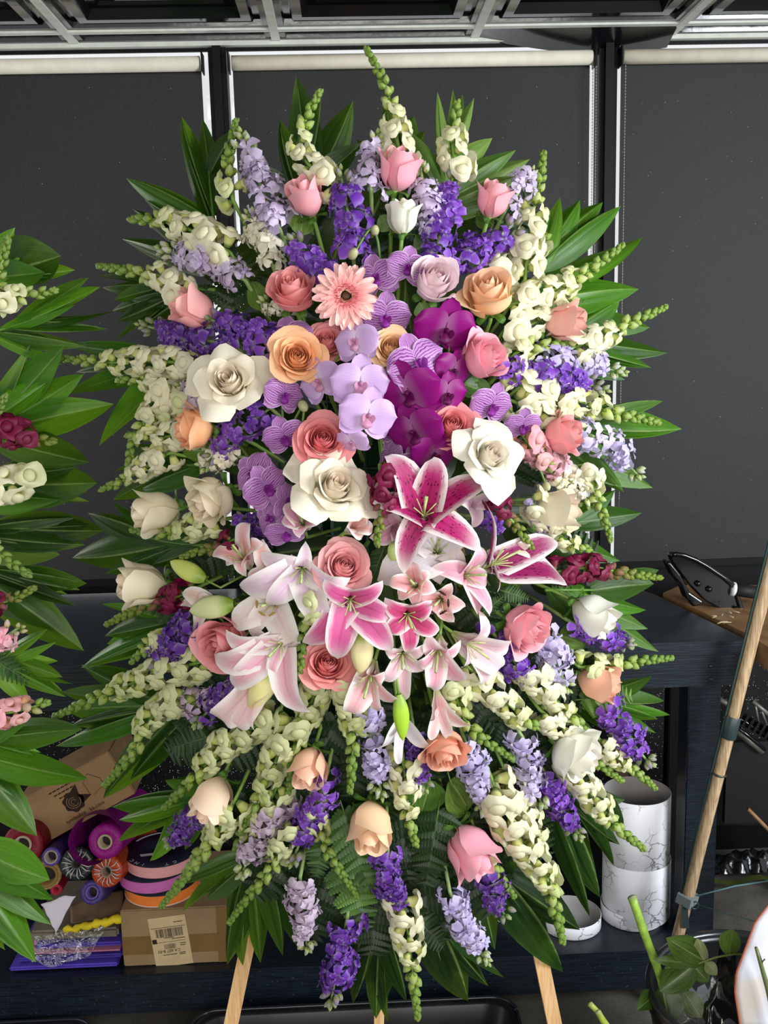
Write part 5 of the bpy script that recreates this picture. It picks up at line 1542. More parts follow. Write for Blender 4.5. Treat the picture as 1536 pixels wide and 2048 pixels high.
frond((-140, 1130), (10, 1140), [(.8, 174, 1167, 34), (.9, 160, 1180, 30), (.7, 138, 1190, 26), (.6, 152, 1212, 34), (.5, 168, 1302, 70), (.3, 120, 1260, 50)], 'toothed palm frond under green snapdragon tip at left', group=G2, yfix=YL + .01, pal=['#2f5f1e', '#264c1e'])
frond((-80, 1330), (40, 1320), [(.6, 95, 1258, 18), (.7, 115, 1283, 20), (.8, 116, 1322, 22), (.9, 125, 1354, 24), (.8, 146, 1368, 22), (.7, 125, 1382, 20), (.6, 132, 1394, 26), (.5, 60, 1410, 30)], 'bright comb like palm frond at the left edge', group=G2, yfix=YL - .02, pal=['#5f9a3a', '#528c30'])
frond((-150, 1490), (0, 1480), [(.7, 166, 1458, 50), (.8, 66, 1510, 20), (.9, 82, 1505, 18), (.5, 60, 1440, 40)], 'long palm blade above the cardboard box at left', group=G2, yfix=YL - .03, pal=['#3f7a22', '#4b8a2c'])
frond((-150, 1500), (-20, 1510), [(.8, 176, 1558, 56), (.6, 74, 1672, 60), (.4, 40, 1600, 50)], 'broad palm blade lying over the printed cardboard box', group=G2, yfix=YL - .06, pal=['#3a7222', '#4b8a2c'])
frond((-160, 1700), (-40, 1690), [(.9, 100, 1760, 62), (.8, 108, 1800, 56), (.7, 104, 1850, 56), (.5, 72, 1925, 66), (.3, 10, 1900, 50)], 'palm frond with four drooping blades at bottom left', group=G2, yfix=YL - .10, pal=['#4f8a34', '#468030', '#3f7a2c'])
G3 = 'snapdragons of the neighbouring spray'
for path, ty, fr, lb, kw in [
 ([(-40, 600), (30, 595), (112, 580)], 'W', .45, 'cream snapdragon pointing right on the neighbouring left spray', {}),
 ([(-30, 640), (-5, 560), (16, 478)], 'C', .3, 'green snapdragon tip at top of the left neighbouring spray', {}),
 ([(-40, 850), (20, 865), (108, 885)], 'B', .62, 'burgundy snapdragon on the neighbouring left spray', {'size': 40}),
 ([(-40, 975), (10, 970), (62, 955)], 'W', 1.0, 'pure white snapdragon florets at the left edge', {'size': 46}),
 ([(-50, 1080), (0, 1110), (58, 1150)], 'C', .1, 'green snapdragon tip pointing down at left edge', {'size': 40}),
 ([(-40, 1215), (20, 1200), (70, 1175)], 'B', .3, 'small burgundy budded snapdragon at left edge', {'size': 30}),
 ([(-60, 1430), (20, 1425), (96, 1405)], 'P', .7, 'pink snapdragon above the long palm blade at left', {'size': 36}),
 ([(-40, 860), (-10, 830), (12, 790)], 'C', .1, 'small green snapdragon tip left of the broad palm blades', {'size': 28})]:
    snapdragon(path, ty, fr, lb, group=G3, d=-.12, foam=P(-250, 1000, 2.0), **kw)
stock([(-40, 1300), (10, 1275), (44, 1250)], 'K', 'pale pink stock on the neighbouring left spray', width=60, size=34, d=-.12, foam=P(-250, 1000, 2.0), group='stock of the neighbouring spray')
fern((-40, 1300), (66, 1370), 'dark fern frond on the neighbouring left spray', yfix=YL - .02, group='fern of the neighbouring spray')
# ================================================================ things on and around the bench
def textmesh(txt, size, mat, align='CENTER'):
    cu = D.curves.new('lettering', 'FONT')
    cu.body = txt
    cu.size = size
    cu.align_x = align
    cu.extrude = 0.0002
    o = D.objects.new('lettering_tmp', cu)
    me = D.meshes.new_from_object(o)
    D.objects.remove(o)
    me.materials.clear(); me.materials.append(mat)
    me.name = 'lettering'
    return me
M_INK = simple('brown_black_ink', '#35291f', .7, .2)
M_PRINTB = simple('label_ink', '#2a2226', .7, .2)
M_WHITEINK = simple('white_spool_print', '#d9d7de', .6, .3)
def m_card(name, a, b):
    k = NT(name)
    tc = k.n('ShaderNodeTexCoord').outputs['Object']
    n = k.noise(10, 4, tc); f = k.noise(300, 2, k.mapping(tc, (1, 1, .2)))
    col = k.mix(k.step(n, .3, .7), srgb(a), srgb(b))
    col = k.mix(k.math('MULTIPLY', k.step(f, .5, .8), .15), col, srgb('#4a3826'))
    return k.fin(col, .75, .2)
M_CARD, M_CARD2 = m_card('kraft_card', '#9a7a57', '#ab8a64'), m_card('grey_kraft_card', '#8d7758', '#9b8564')
M_TAPE = simple('brown_packing_tape', '#7d6138', .35, .5, .08, 20)
# ---- printed kraft box, tilted on the rolls
Yq = YB + .13
o_, a_, b_ = P(30, 1607, Yq), P(216, 1503, Yq), P(82, 1692, Yq)
A, B = a_ - o_, b_ - o_
B = B - A * (B.dot(A) / A.length_squared)
xh, yh = A.normalized(), -B.normalized()
nh = xh.cross(yh)
if nh.y > 0: nh = -nh
xh = yh.cross(nh)
if xh.dot(A) < 0: xh = -xh
kx = empty('cardboard_box', 'kraft cardboard box with printed rose, tilted on the tulle rolls', 'box', T(o_ + B))
Mb = Matrix(((xh.x, yh.x, nh.x, 0), (xh.y, yh.y, nh.y, 0), (xh.z, yh.z, nh.z, 0), (0, 0, 0, 1)))
La_, Lb_ = A.length, B.length
def onbox(x, y, z=0):      # x along the long side, y up from the lower edge, z out of the face
    return Mb @ T(x, y, z)
ob('body', bevel_box('body', La_, Lb_, .20, M_CARD, .003, onbox(La_ / 2, Lb_ / 2, -.10)), kx)
ob('lettering', textmesh('symbolica   ke.com', .0155, M_INK, 'LEFT'), kx, onbox(La_ * .30, Lb_ * .13, .0006))
m = MB()
for i in range(3):
    for j in range(6 - i):
        m.box(onbox(La_ * (.33 + j * .042 + i * .03), Lb_ * (.83 - i * .09), .0004), La_ * .034, .0035, .0004)
ob('faded_print', m.build('faded_print', M_INK, smooth=False), kx)
m = MB()
cx, cy = La_ * .47, Lb_ * .46
rr = Lb_ * .21
pl = [Vector((cx + rr * (1 + .07 * cos(7 * t)) * cos(t), cy + rr * (1 + .07 * cos(7 * t)) * sin(t), .0005)) for t in [2 * PI * i / 48 for i in range(48)]]
b0 = len(m.v)
for p in pl: m.v.append(onbox(0, 0) @ p); m.uv.append((0, 0))
m.face(*range(b0, b0 + 48))
for (ang, ln) in ((.95, 1.75), (-.1, 1.85)):
    tip = Vector((cx + rr * ln * cos(ang), cy + rr * ln * sin(ang), .0005))
    s1 = Vector((cx + rr * .8 * cos(ang + .75), cy + rr * .8 * sin(ang + .75), .0005)); s2 = Vector((cx + rr * .8 * cos(ang - .75), cy + rr * .8 * sin(ang - .75), .0005))
    b0 = len(m.v)
    for p in (s1, s2, tip): m.v.append(onbox(0, 0) @ p); m.uv.append((0, 0))
    m.face(b0, b0 + 1, b0 + 2)
ob('rose_print', m.build('rose_print', M_INK, smooth=False), kx)
m = MB()
for q in range(3):
    ra = rr * (.25 + .22 * q)
    pts = [onbox(0, 0) @ Vector((cx + ra * cos(t + q), cy + ra * sin(t + q) * .9, .001)) for t in [i * .35 for i in range(14)]]
    m.tube(pts, .0009, 4)
fr = [(.64, .45), (.64, .70), (.72, .82), (.80, .62), (.80, .42)]
m2 = MB().tube([onbox(La_ * x, Lb_ * y, .0006).translation for x, y in fr], .0006, 4).tube([onbox(La_ * .66, Lb_ * .38, .0006).translation, onbox(La_ * .86, Lb_ * .52, .0006).translation], .0005, 4)
ob('rose_print_lines', m.build('rose_print_lines', M_CARD), kx)
ob('house_print', m2.build('house_print', M_INK), kx)
# ---- tulle and mesh rolls lying end-on under the box
def m_tulle(name, hexc, sheen=.45):
    k = NT(name)
    _, u, v = k.uv()
    n = k.noise(220, 2)
    c = srgb(hexc)
    dk = tuple(x * .55 for x in c[:3]) + (1,)
    return k.fin(k.mix(k.step(n, .35, .65), dk, c), sheen, .4, .15)
def roll(name, px, py, r, hexc, label, back=(60, -50), core='#b9a890', ln=.34, hole=.45, wrap=False, Y=None):
    Yr = Y or YB + .05
    p = P(px, py, Yr)
    e = P(px + back[0], py + back[1], Yr + ln)
    rad = r * upp(p)
    root = empty(name, label, 'fabric roll', T(p), 'rolls of mesh and tulle under the printed box')
    ax = e - p
    M = frame(Vector((0, 0, 0)), ax)
    L = ax.length
    mt = m_tulle(hexc.strip('#') + '_mesh_roll', hexc, .25 if wrap else .5)
    prof = [(rad * hole, .004), (rad * hole * 1.05, 0), (rad * .75, -.002 if not wrap else .002), (rad * .97, .002), (rad, .008), (rad, L)]
    ob('wound_fabric', MB().lathe(prof, 28, M).build('wound_fabric', mt), root)
    ob('core', MB().lathe([(rad * hole * .78, .05), (rad * hole * .78, -.002), (rad * hole, -.002), (rad * hole, .05)], 24, M).build('core', simple('card_core_' + core.strip('#'), core, .7)), root)
    ob('core_inside', MB().lathe([(rad * hole * .78, .03), (0.0001, .03)], 20, M).build('core_inside', simple('dark_hollow', '#241c17', .8)), root)
    if wrap:
        m = MB()
        for i in range(14):
            a = i * 2 * PI / 14 + random.uniform(-.1, .1)
            m.tube([M @ Vector((rad * hole * cos(a), rad * hole * sin(a), -.001)), M @ Vector((rad * .7 * cos(a + .1), rad * .7 * sin(a + .1), -.004)), M @ Vector((rad * .98 * cos(a), rad * .98 * sin(a), .006))], .0016, 4)
        ob('plastic_wrap_folds', m.build('plastic_wrap_folds', simple('cellophane_gloss', '#c9c6c2' if hexc != '#d4532a' else '#e8956a', .12, .7)), root)
    return root, M, rad, L
roll('mesh_roll', 45, 1690, 40, '#a01c34', 'crimson mesh roll at far left behind palm blade', (70, -60))
rt, M, rad, L = roll('mesh_roll', 210, 1684, 35, '#b01897', 'magenta mesh roll with a loose unrolled flap', (70, -60), hole=.42)
pts = [(1.0, .2), (1.15, 1.0), (1.55, 1.8), (1.95, 2.5), (2.05, 3.1), (1.85, 3.7), (1.45, 4.2), (1.1, 4.6)]
m = MB()
def flap(u, v):
    f = (u * .5 + .5) * (len(pts) - 1)
    k = min(len(pts) - 2, int(f)); q = f - k
    r0 = pts[k][0] * (1 - q) + pts[k + 1][0] * q
    a0 = pts[k][1] * (1 - q) + pts[k + 1][1] * q
    d_, r_, u_, f_ = facing(P(210, 1684, YB + .05), math.degrees(a0), 0)
    return d_ * r0 * rad + (M @ Vector((0, 0, 1))) * (v * L)
ob('loose_flap', m.grid(flap, 28, 3).build('loose_flap', m_tulle('magenta_flap', '#a11d93', .5)), rt)
roll('mesh_roll', 102, 1714, 19, '#6a55b8', 'lavender mesh roll with wide grey core', (60, -58), core='#a79a9c', hole=.72)
roll('mesh_roll', 153, 1728, 33, '#33363a', 'charcoal mesh roll in shiny clear wrap', (50, -45), wrap=True, hole=.32, core='#4c4a46')
roll('mesh_roll', 213, 1743, 32, '#d4532a', 'orange mesh roll in shiny clear wrap', (80, -60), wrap=True, hole=.36, core='#8e7a66')
roll('mesh_roll', 184, 1785, 24, '#5a4a98', 'purple mesh roll lying lowest with dark hollow core', (60, -30), core='#6a5aa8', hole=.55)
roll('mesh_roll', 112, 1780, 12, '#c42843', 'thin red paper roll left of the purple roll', (26, -44), core='#b02038', hole=.7, ln=.16)
roll('kraft_paper_roll', 92, 1752, 30, '#c0a063', 'gold kraft paper roll under the lavender roll', (20, -60), core='#8a6b34', hole=.8, ln=.2)
# ---- shipping carton with label
Yc = YB + .035
c0, c1 = P(249, 1945, Yc), P(462, 1940, Yc)
ct = P(320, 1818, Yc).z
wc, hc = c1.x - c0.x, ct - zsh
carton = empty('shipping_carton', 'taped brown shipping carton with barcode label on the bench shelf', 'box', T(c0.x, Yc, zsh))
ob('body', bevel_box('body', wc, .30, hc, M_CARD2, .003, T(wc / 2, .15, hc / 2)), carton)
zt0, zt1 = (P(300, 1908, Yc).z - zsh), (P(300, 1872, Yc).z - zsh)
ob('tape_band', MB().box(T(wc / 2, -.0004, (zt0 + zt1) / 2), wc, .0006, zt1 - zt0).build('tape_band', M_TAPE, smooth=False), carton)
ob('tape_strip', MB().box(T(wc * .94, -.0006, hc / 2), wc * .1, .0006, hc * .98).build('tape_strip', M_TAPE, smooth=False), carton)
q = [P(x, y, Yc) for x, y in ((313, 1935), (387, 1925), (370, 1827), (295, 1838))]
lw, lh = (q[1] - q[0]).length, (q[3] - q[0]).length
lx = (q[1] - q[0]).normalized(); lz = (q[3] - q[0]).normalized()
Ml = Matrix(((lx.x, lz.x, 0, q[0].x - c0.x), (0, 0, -1, -.0012), (lx.z, lz.z, 0, q[0].z - zsh), (0, 0, 0, 1)))
lab = ob('shipping_label', MB().box(Ml @ T(lw / 2, lh / 2, 0), lw, lh, .0006).build('shipping_label', simple('label_paper', '#cdb78d', .6, .3, .06, 40), smooth=False), carton)
m = MB()
rb_ = random.Random(3)
x = .14
while x < .86:
    w_ = rb_.choice((.006, .010, .016))
    m.box(Ml @ T(lw * (x + w_ / 2), lh * .68, .0006), lw * w_, lh * .17, .0004)
    x += w_ + rb_.choice((.008, .012, .02))
x = .32
while x < .62:
    m.box(Ml @ T(lw * x, lh * .40, .0006), lw * .007, lh * .10, .0004); x += rb_.choice((.014, .022))
m.box(Ml @ T(lw * .5, lh * .79, .0006), lw * .92, lh * .008, .0004)
m.box(Ml @ T(lw * .5, lh * .495, .0006), lw * .8, lh * .006, .0004)
m.box(Ml @ T(lw * .08, lh * .525, .0006), lw * .12, lh * .09, .0004)
for yy, x0, x1 in ((.235, .25, .62), (.88, .66, .9), (.22, .68, .85), (.25, .68, .85), (.40, .74, .88), (.44, .74, .9), (.55, .55, .9), (.58, .35, .6)):
    m.box(Ml @ T(lw * (x0 + x1) / 2, lh * yy, .0006), lw * (x1 - x0), lh * .012, .0004)
ob('barcode_print', m.build('barcode_print', M_PRINTB, smooth=False), lab)
ob('routing_code', textmesh('CA 607 8-03', lw * .115, M_PRINTB), lab, Ml @ T(lw * .42, lh * .335, .0007) @ Matrix.Rotation(PI, 4, 'Z'))
# ---- ribbon spools stacked on the carton
def m_satin(name, hexc):
    k = NT(name)
    n = k.noise(400, 2, k.mapping(k.n('ShaderNodeTexCoord').outputs['Object'], (.05, .05, 1)))
    c = srgb(hexc)
    k.b.inputs['Anisotropic'].default_value = .6
    return k.fin(k.mix(k.step(n, .3, .7), tuple(x * .85 for x in c[:3]) + (1,), c), .28, .6)
M_SPOOL = simple('navy_spool_card', '#1c1b2e', .5, .4, .1, 60)
M_SPOOLW = simple('pale_spool_rim', '#d9b9ae', .5, .4)
zsp = ct + .001
def spool(px_l, px_r, h, hexc, label, z, txt=None, rim=None, yo=0.0, tilt=0.0):
    l, r = P(px_l, 1770, Yc + .11 + yo), P(px_r, 1770, Yc + .11 + yo)
    R_ = (r.x - l.x) / 2
    root = empty('ribbon_spool', label, 'ribbon spool', T((l.x + r.x) / 2, Yc + .005 + R_ + yo, z) @ Matrix.Rotation(tilt, 4, 'Y'), 'stacked ribbon spools')
    ob('bottom_flange', MB().lathe([(0, 0), (R_, 0), (R_, .0025), (R_ * .9, .003)], 48).build('bottom_flange', rim or M_SPOOL), root)
    ob('ribbon', MB().lathe([(R_ * .985, .0025), (R_ * .985, h - .0025)], 56).build('ribbon', m_satin('satin_' + hexc.strip('#'), hexc)), root)
    tf = ob('top_flange', MB().lathe([(R_ * .22, h - .006), (R_ * .22, h), (R_, h), (R_, h - .0025), (R_ * .9, h - .0028)], 56).build('top_flange', M_SPOOL), root)
    if txt:
        for i, ch in enumerate(txt):
            if ch == ' ': continue
            a = math.radians(-58 - i * 13.5)
            p = Vector((R_ * .86 * cos(a), R_ * .86 * sin(a), h + .0003))
            ob('lettering', textmesh(ch, R_ * .16, M_WHITEINK), tf, T(p) @ Matrix.Rotation(a - PI / 2, 4, 'Z') @ T(0, -.0, 0))
        m = MB()
        for i in range(18):
            a0 = math.radians(150 - i * 3.2)
            p = [Vector((R_ * k_ * cos(a0 + d_), R_ * k_ * sin(a0 + d_), h + .0004)) for k_, d_ in ((.86, 0), (.93, 0), (.93, -.056), (.86, -.056))]
            m.quad(*p)
        m.quad(*[Vector((R_ * x, R_ * y, h + .0004)) for x, y in ((-.48, -.42), (-.12, -.36), (-.16, -.24), (-.54, -.3))])
        ob('print', m.build('print', M_WHITEINK, smooth=False), tf)
    return R_
spool(251, 400, .034, '#f08438', 'orange satin ribbon spool at the bottom of the stack', zsp, None, M_SPOOLW)
spool(242, 388, .036, '#d070b8', 'orchid pink satin ribbon spool in the middle of the stack', zsp + .036, 'SPOOL'[:0] or None, None, .004)
spool(256, 402, .036, '#eda9ab', 'pale pink satin ribbon spool on top of the stack', zsp + .074, 'CT  INC'[::1], None, .012)
# ---- tissue, papers and clear wrap
def sheet(name, quad, mat, label, cat, Yv, amp=.004, nu=26, nv=12, thick=None, par=None, seed=1):
    rg_ = random.Random(seed)
    ph = [rg_.uniform(0, 6) for _ in range(6)]
    pts_ = [P(x, y, Yv + dy) for x, y, dy in quad]
    b_0 = pts_[0].copy()
    def fn(u, v):
        s = u * .5 + .5
        p = (pts_[0] * (1 - s) + pts_[1] * s) * (1 - v) + (pts_[3] * (1 - s) + pts_[2] * s) * v
        w_ = amp * (sin(5 * s + ph[0] + 3 * v) + .6 * sin(11 * s + ph[1] - 5 * v) + .5 * sin(17 * v + ph[2] + 6 * s))
        return p + Vector((0, w_, w_ * .6)) - b_0
    o = ob(name, MB().grid(fn, nu, nv).build(name, mat), par, T(b_0) if par is None else None)
    if thick:
        md = o.modifiers.new('thickness', 'SOLIDIFY'); md.thickness = thick
    if par is None: tag(o, label, cat)
    return o
M_TISS = simple('violet_tissue', '#5a44b8', .55, .3, .18, 18)
M_TISSL = simple('lilac_tissue', '#8a78c8', .55, .3, .1, 18)
pile = empty('tissue_pile', 'stack of violet tissue sheets in clear wrap on the shelf', 'tissue paper', T(P(130, 1945, YB + .06)))
pb = pile.location
def pbox(x0, x1, y0, y1, mat, nm, dy, dep):
    a, b = P(x0, y0, YB + dy), P(x1, y1, YB + dy)
    ob(nm, bevel_box(nm, b.x - a.x, dep, b.z - a.z, mat, min(.006, (b.z - a.z) * .4), T((a + b) / 2 + Vector((0, dep / 2, 0)) - pb)), pile)
pbox(18, 236, 1944, 1926, M_TISS, 'tissue_stack', .03, .28)
pbox(30, 244, 1925, 1908, simple('violet_tissue_dark', '#4a3aa0', .5, .3, .2, 22), 'tissue_stack', .045, .28)
pbox(50, 240, 1907, 1901, simple('pink_tissue', '#c07898', .6, .3, .1, 20), 'tissue_stack', .05, .26)
pbox(70, 244, 1900, 1884, M_TISS, 'tissue_stack', .06, .26)
pbox(60, 236, 1883, 1856, simple('grey_wrap_pile', '#7a7365', .5, .4, .25, 14), 'wrap_stack', .07, .26)
def m_cello():
    k = NT('clear_cellophane')
    tr = k.n('ShaderNodeBsdfTransparent')
    gl = k.n('ShaderNodeBsdfGlossy'); gl.inputs['Roughness'].default_value = .12
    n = k.noise(38, 4)
    bm = k.n('ShaderNodeBump'); bm.inputs['Strength'].default_value = .9; bm.inputs['Distance'].default_value = .02
    k.l(n, bm.inputs['Height']); k.l(bm.outputs[0], gl.inputs['Normal'])
    mx = k.n('ShaderNodeMixShader'); mx.inputs[0].default_value = .22
    k.l(tr.outputs[0], mx.inputs[1]); k.l(gl.outputs[0], mx.inputs[2]); k.l(mx.outputs[0], k.out.inputs[0])
    return k.m
M_CELLO = m_cello()
sheet('clear_wrap', [(60, 1936, 0), (176, 1914, -.01), (228, 1838, .03), (70, 1872, .04)], M_CELLO, 'crumpled clear cellophane draped over the tissue pile', 'cellophane', YB + .022, .006, 40, 20, seed=4)
yl = P(190, 1850, YB + .05)
ydir = P(243, 1838, YB + .05) - P(128, 1862, YB + .06)
m = MB().tube([ydir * (k_ / 14 - .5) + Vector((0, .003 * sin(k_ * 2.1), .003 * sin(k_ * 1.7))) for k_ in range(15)], [.008 + .0035 * sin(k_ * 2.6) + .004 * (k_ / 14) for k_ in range(15)], 9)
tag(ob('yellow_paper_roll', m.build('yellow_paper_roll', simple('yellow_paper', '#d8c21e', .5, .3, .15, 40)), None, T(P(186, 1849, YB + .045))), 'crumpled yellow paper strip above the clear wrap', 'paper')
sheet('white_paper_sheet', [(110, 1864, -.01), (113, 1864, -.01), (152, 1790, .01), (82, 1806, .03)], simple('white_paper', '#dcd6e2', .6, .3, .05, 8), 'pointed white paper sheet hanging below the red roll', 'paper', YB + .02, .003, 14, 14, .001, seed=8)
sheet('brown_wrap_sheet', [(140, 1850, 0), (246, 1828, 0), (246, 1780, .08), (140, 1806, .08)], simple('brown_wrap', '#6d5844', .5, .4, .2, 20), 'brown wrapping paper folded under the purple mesh roll', 'paper', YB + .07, .004, 16, 8, .004, seed=3)
# ---- marbled cylinder boxes on the right end of the shelf
def m_marble():
    k = NT('white_marble_print')
    tc = k.n('ShaderNodeTexCoord').outputs['Object']
    ns = k.n('ShaderNodeTexNoise'); ns.inputs['Scale'].default_value = 9; ns.inputs['Detail'].default_value = 6
    k.l(tc, ns.inputs['Vector'])
    vm = k.n('ShaderNodeVectorMath', operation='MULTIPLY_ADD')
    k.l(ns.outputs['Color'], vm.inputs[0]); vm.inputs[1].default_value = (.2, .2, .2); k.l(tc, vm.inputs[2])
    vo = k.n('ShaderNodeTexVoronoi', feature='DISTANCE_TO_EDGE'); vo.inputs['Scale'].default_value = 17
    k.l(vm.outputs[0], vo.inputs['Vector'])
    mask = k.step(k.noise(9, 3, tc), .40, .56)
    vein = k.math('MULTIPLY', k.step(vo.outputs['Distance'], .035, .004), mask)
    soft = k.step(k.noise(8, 3, tc), .4, .75)
    col = k.mix(k.math('MULTIPLY', soft, .35), srgb('#f3f3f8'), srgb('#dcdce6'))
    return k.fin(k.mix(k.math('MULTIPLY', vein, .8), col, srgb('#33323a')), .4, .4)
M_MARB = m_marble()
M_MARBIN = simple('grey_card_lining', '#a8a4a4', .7, .3)
def cylbox(pxl, pxr, ytop, ybot, z0, label, Yf, closed=False):
    l, r = P(pxl, (ytop + ybot) / 2, Yf), P(pxr, (ytop + ybot) / 2, Yf)
    R_ = (r.x - l.x) / 2
    Yctr = Yf + .0
    h = P((pxl + pxr) / 2, ytop, Yctr - R_).z - z0
    root = empty('marbled_cylinder_box', label, 'cylinder box', T((l.x + r.x) / 2, Yctr, z0), 'white marbled cylinder boxes')
    ob('shell', MB().lathe([(R_ * .97, 0), (R_, .002), (R_, h - .001), (R_ * .985, h)], 56).build('shell', M_MARB), root)
    if not closed:
        ob('lining', MB().lathe([(R_ * .985, h), (R_ * .96, h - .003), (R_ * .96, .012), (.0001, .012)], 56).build('lining', M_MARBIN), root)
    return h
Yk = YB + .17
h1 = cylbox(1202, 1324, 1838, 1895, zsh, 'lowest marbled cylinder under the tall one beside the bench leg', Yk, False)
z2 = zsh + h1 - .03
h2 = cylbox(1206, 1337, 1745, 1842, z2, 'middle marbled cylinder of the right hand stack', Yk, False)
cylbox(1207, 1337, 1612, 1745, z2 + h2 - .004, 'open topped marbled cylinder on top of the right stack', Yk)
cylbox(1082, 1200, 1858, 1900, zsh, 'short marbled cylinder left of the stacked cylinders', YB + .14)
cylbox(985, 1072, 1852, 1908, zsh, 'small marbled cylinder half hidden behind hanging palm blades', YB + .20)
tag(ob('spare_plank', bevel_box('spare_plank', .04, .02, .5, simple('dull_brown_wood', '#5a4436', .6, .3, .2, 30), .002), None, T(P(1242, 1560, YB + .40).x, YB + .40, P(1242, 1590, YB + .4).z - .1)), 'short brown plank standing behind the marbled cylinders', 'plank')
# ---- bamboo pole with tape and string
def m_bamboo():
    k = NT('bamboo_cane')
    tc = k.n('ShaderNodeTexCoord').outputs['Object']
    g = k.noise(12, 4, k.mapping(tc, (20, 20, 1)))
    return k.fin(k.mix(k.step(g, .3, .7), srgb('#93795a'), srgb('#c8ad88')), .45, .4)
Ypl = YB - .06
pa, pc = P(1345, 1915, Ypl + .03), P(1545, 1120, Ypl - .02)
dirp = (pc - pa).normalized()
pfl = pa - dirp * (pa.z / dirp.z)
pole = empty('bamboo_pole', 'bamboo pole leaning diagonally in front of the bench leg', 'pole', T(pfl))
Lp = (pc + dirp * .25 - pfl).length
mp = MB()
prof = []
rp = 11.5 * upp(pa)
for i in range(41):
    s = i / 40
    kn = max(0, 1 - abs(((s * 6) % 1) - .5) * 40)
    prof.append((rp * (1 + .07 * kn), Lp * s))
Mp = frame(Vector((0, 0, 0)), dirp)
ob('cane', mp.lathe(prof, 14, Mp).build('cane', m_bamboo()), pole)
def along(px_, py_):
    p = P(px_, py_, Ypl)
    return (p - pfl).dot(dirp)
s1 = along(1452, 1452)
M_TAPEG = simple('dark_green_tape', '#2f3c3e', .4, .5)
ob('tape', MB().lathe([(rp * 1.25, s1 - .03), (rp * 1.3, s1 - .029), (rp * 1.3, s1 + .029), (rp * 1.25, s1 + .03)], 16, Mp).build('tape', M_TAPEG), pole)
s2 = along(1430, 1548)
ob('wire_tie', MB().lathe([(rp * 1.15, s2 - .003), (rp * 1.35, s2), (rp * 1.15, s2 + .003)], 14, Mp).build('wire_tie', simple('tie_wire', '#4c4a44', .4, .5, metal=.6)), pole)
off = (-RT * rp * 1.25)
M_STRG = simple('dark_green_string', '#1f3a38', .6, .3)
ob('cord', MB().tube([dirp * (Lp * .22) + off, dirp * (Lp * .5) + off * 1.05, dirp * Lp + off], .0032, 6).build('cord', M_STRG), pole)
s3 = along(1375, 1806)
cl_ = ob('clip', MB().box(Mp @ T(0, 0, s3), rp * 3.2, rp * 2.6, .026).build('clip', simple('grey_clip', '#7c8583', .5, .4), smooth=False), pole)
ob('clip_ring', MB().lathe([(.008, 0), (.010, .002), (.012, 0), (.010, -.002), (.008, 0)], 14, T(dirp * (s3 - .012) + RT * .016 - FW * .02) @ frame(Vector((0, 0, 0)), FW)).build('clip_ring', M_BOLT), cl_)
ob('dangling_tape', MB().grid(lambda u, v: (dirp * (s3 - .01 - .07 * v) - RT * (.012 - .02 * v) - FW * .02 + RT * u * .009), 2, 5).build('dangling_tape', M_TAPEG), pole)
g0 = pfl + dirp * s3
g1, g2 = P(1580, 1755, Ypl + .05), P(1535, 1850, Ypl)
t1 = ob('guy_string', MB().tube([Vector((0, 0, 0)), (P(1470, 1772, Ypl) - g0), (g1 - g0)], .0022, 6).build('guy_string', simple('teal_string', '#5d7d84', .6, .3)), None, T(g0))
tag(t1, 'pale teal string running right from the pole clip', 'string')
t2 = ob('guy_string', MB().tube([Vector((0, 0, -.01)), (g2 - g0)], .0014, 6).build('guy_string', M_STRG), None, T(g0))
tag(t2, 'thin dark green string sloping down right from the pole clip', 'string')
# ---- right hand table and stem cutter
M_OAK = simple('worn_brown_board', '#8a6844', .5, .4, .25, 18)
tb = [PZ(x, y, ZB) for x, y in ((1326, 1184), (1362, 1168), (1640, 1168), (1680, 1330), (1560, 1306), (1500, 1268))]
tcx = sum((p for p in tb), Vector()) / len(tb)
tab = empty('side_table', 'worn brown plank table at the right edge behind the bamboo pole', 'table', T(tcx.x, tcx.y, 0))
ob('top', MB().prism([(p.x - tcx.x, p.y - tcx.y) for p in tb][::-1], ZB - .065, ZB - .003).build('top', M_OAK, smooth=False, recalc=True), tab)
for p in (tb[0], tb[2], tb[3]):
    d_ = (tcx - p) * .18
    ob('leg', bevel_box('leg', .05, .05, ZB - .066, M_BLACK, .003, T(p.x + d_.x - tcx.x, p.y + d_.y - tcx.y, (ZB - .066) / 2)), tab)
M_GLB = simple('gloss_black_plastic', '#0d0e10', .12, .6)
Yg = 2.74
def extr(poly, Y, th, mat, nm, par, base):
    m = MB()
    f = [P(x, y, Y) - base for x, y in poly]
    n = len(f)
    for p in f: m.v.append(p); m.uv.append((0, 0))
    for p in f: m.v.append(p + Vector((0, th, 0))); m.uv.append((0, 0))
    m.face(*range(n)); m.face(*[n + i for i in range(n)][::-1])
    for i in range(n):
        j = (i + 1) % n
        m.face(i, n + i, n + j, j)
    o = ob(nm, m.build(nm, mat, smooth=False, recalc=True), par)
    md = o.modifiers.new('soft_edge', 'BEVEL'); md.width = .005; md.segments = 3; md.limit_method = 'ANGLE'
    return o
cb_ = P(1388, 1212, Yg)
cut_ = empty('stem_cutter', 'glossy black arm style stem cutter standing on the bench end', 'stem cutter', T(cb_))
ob_arm = extr([(1341, 1109), (1352, 1107), (1369, 1110), (1392, 1119), (1413, 1131), (1450, 1156), (1469, 1171), (1476, 1186), (1484, 1236), (1450, 1224), (1410, 1202), (1380, 1172), (1360, 1145), (1344, 1122)], Yg, .035, M_GLB, 'arm', cut_, cb_)
rim_ = MB().tube([P(x, y, Yg - .008) - cb_ for x, y in ((1341, 1111), (1352, 1108), (1369, 1111), (1392, 1120), (1413, 1132), (1450, 1157), (1469, 1173))], .007, 8)
ob('arm_rim', rim_.build('arm_rim', M_GLB), ob_arm)
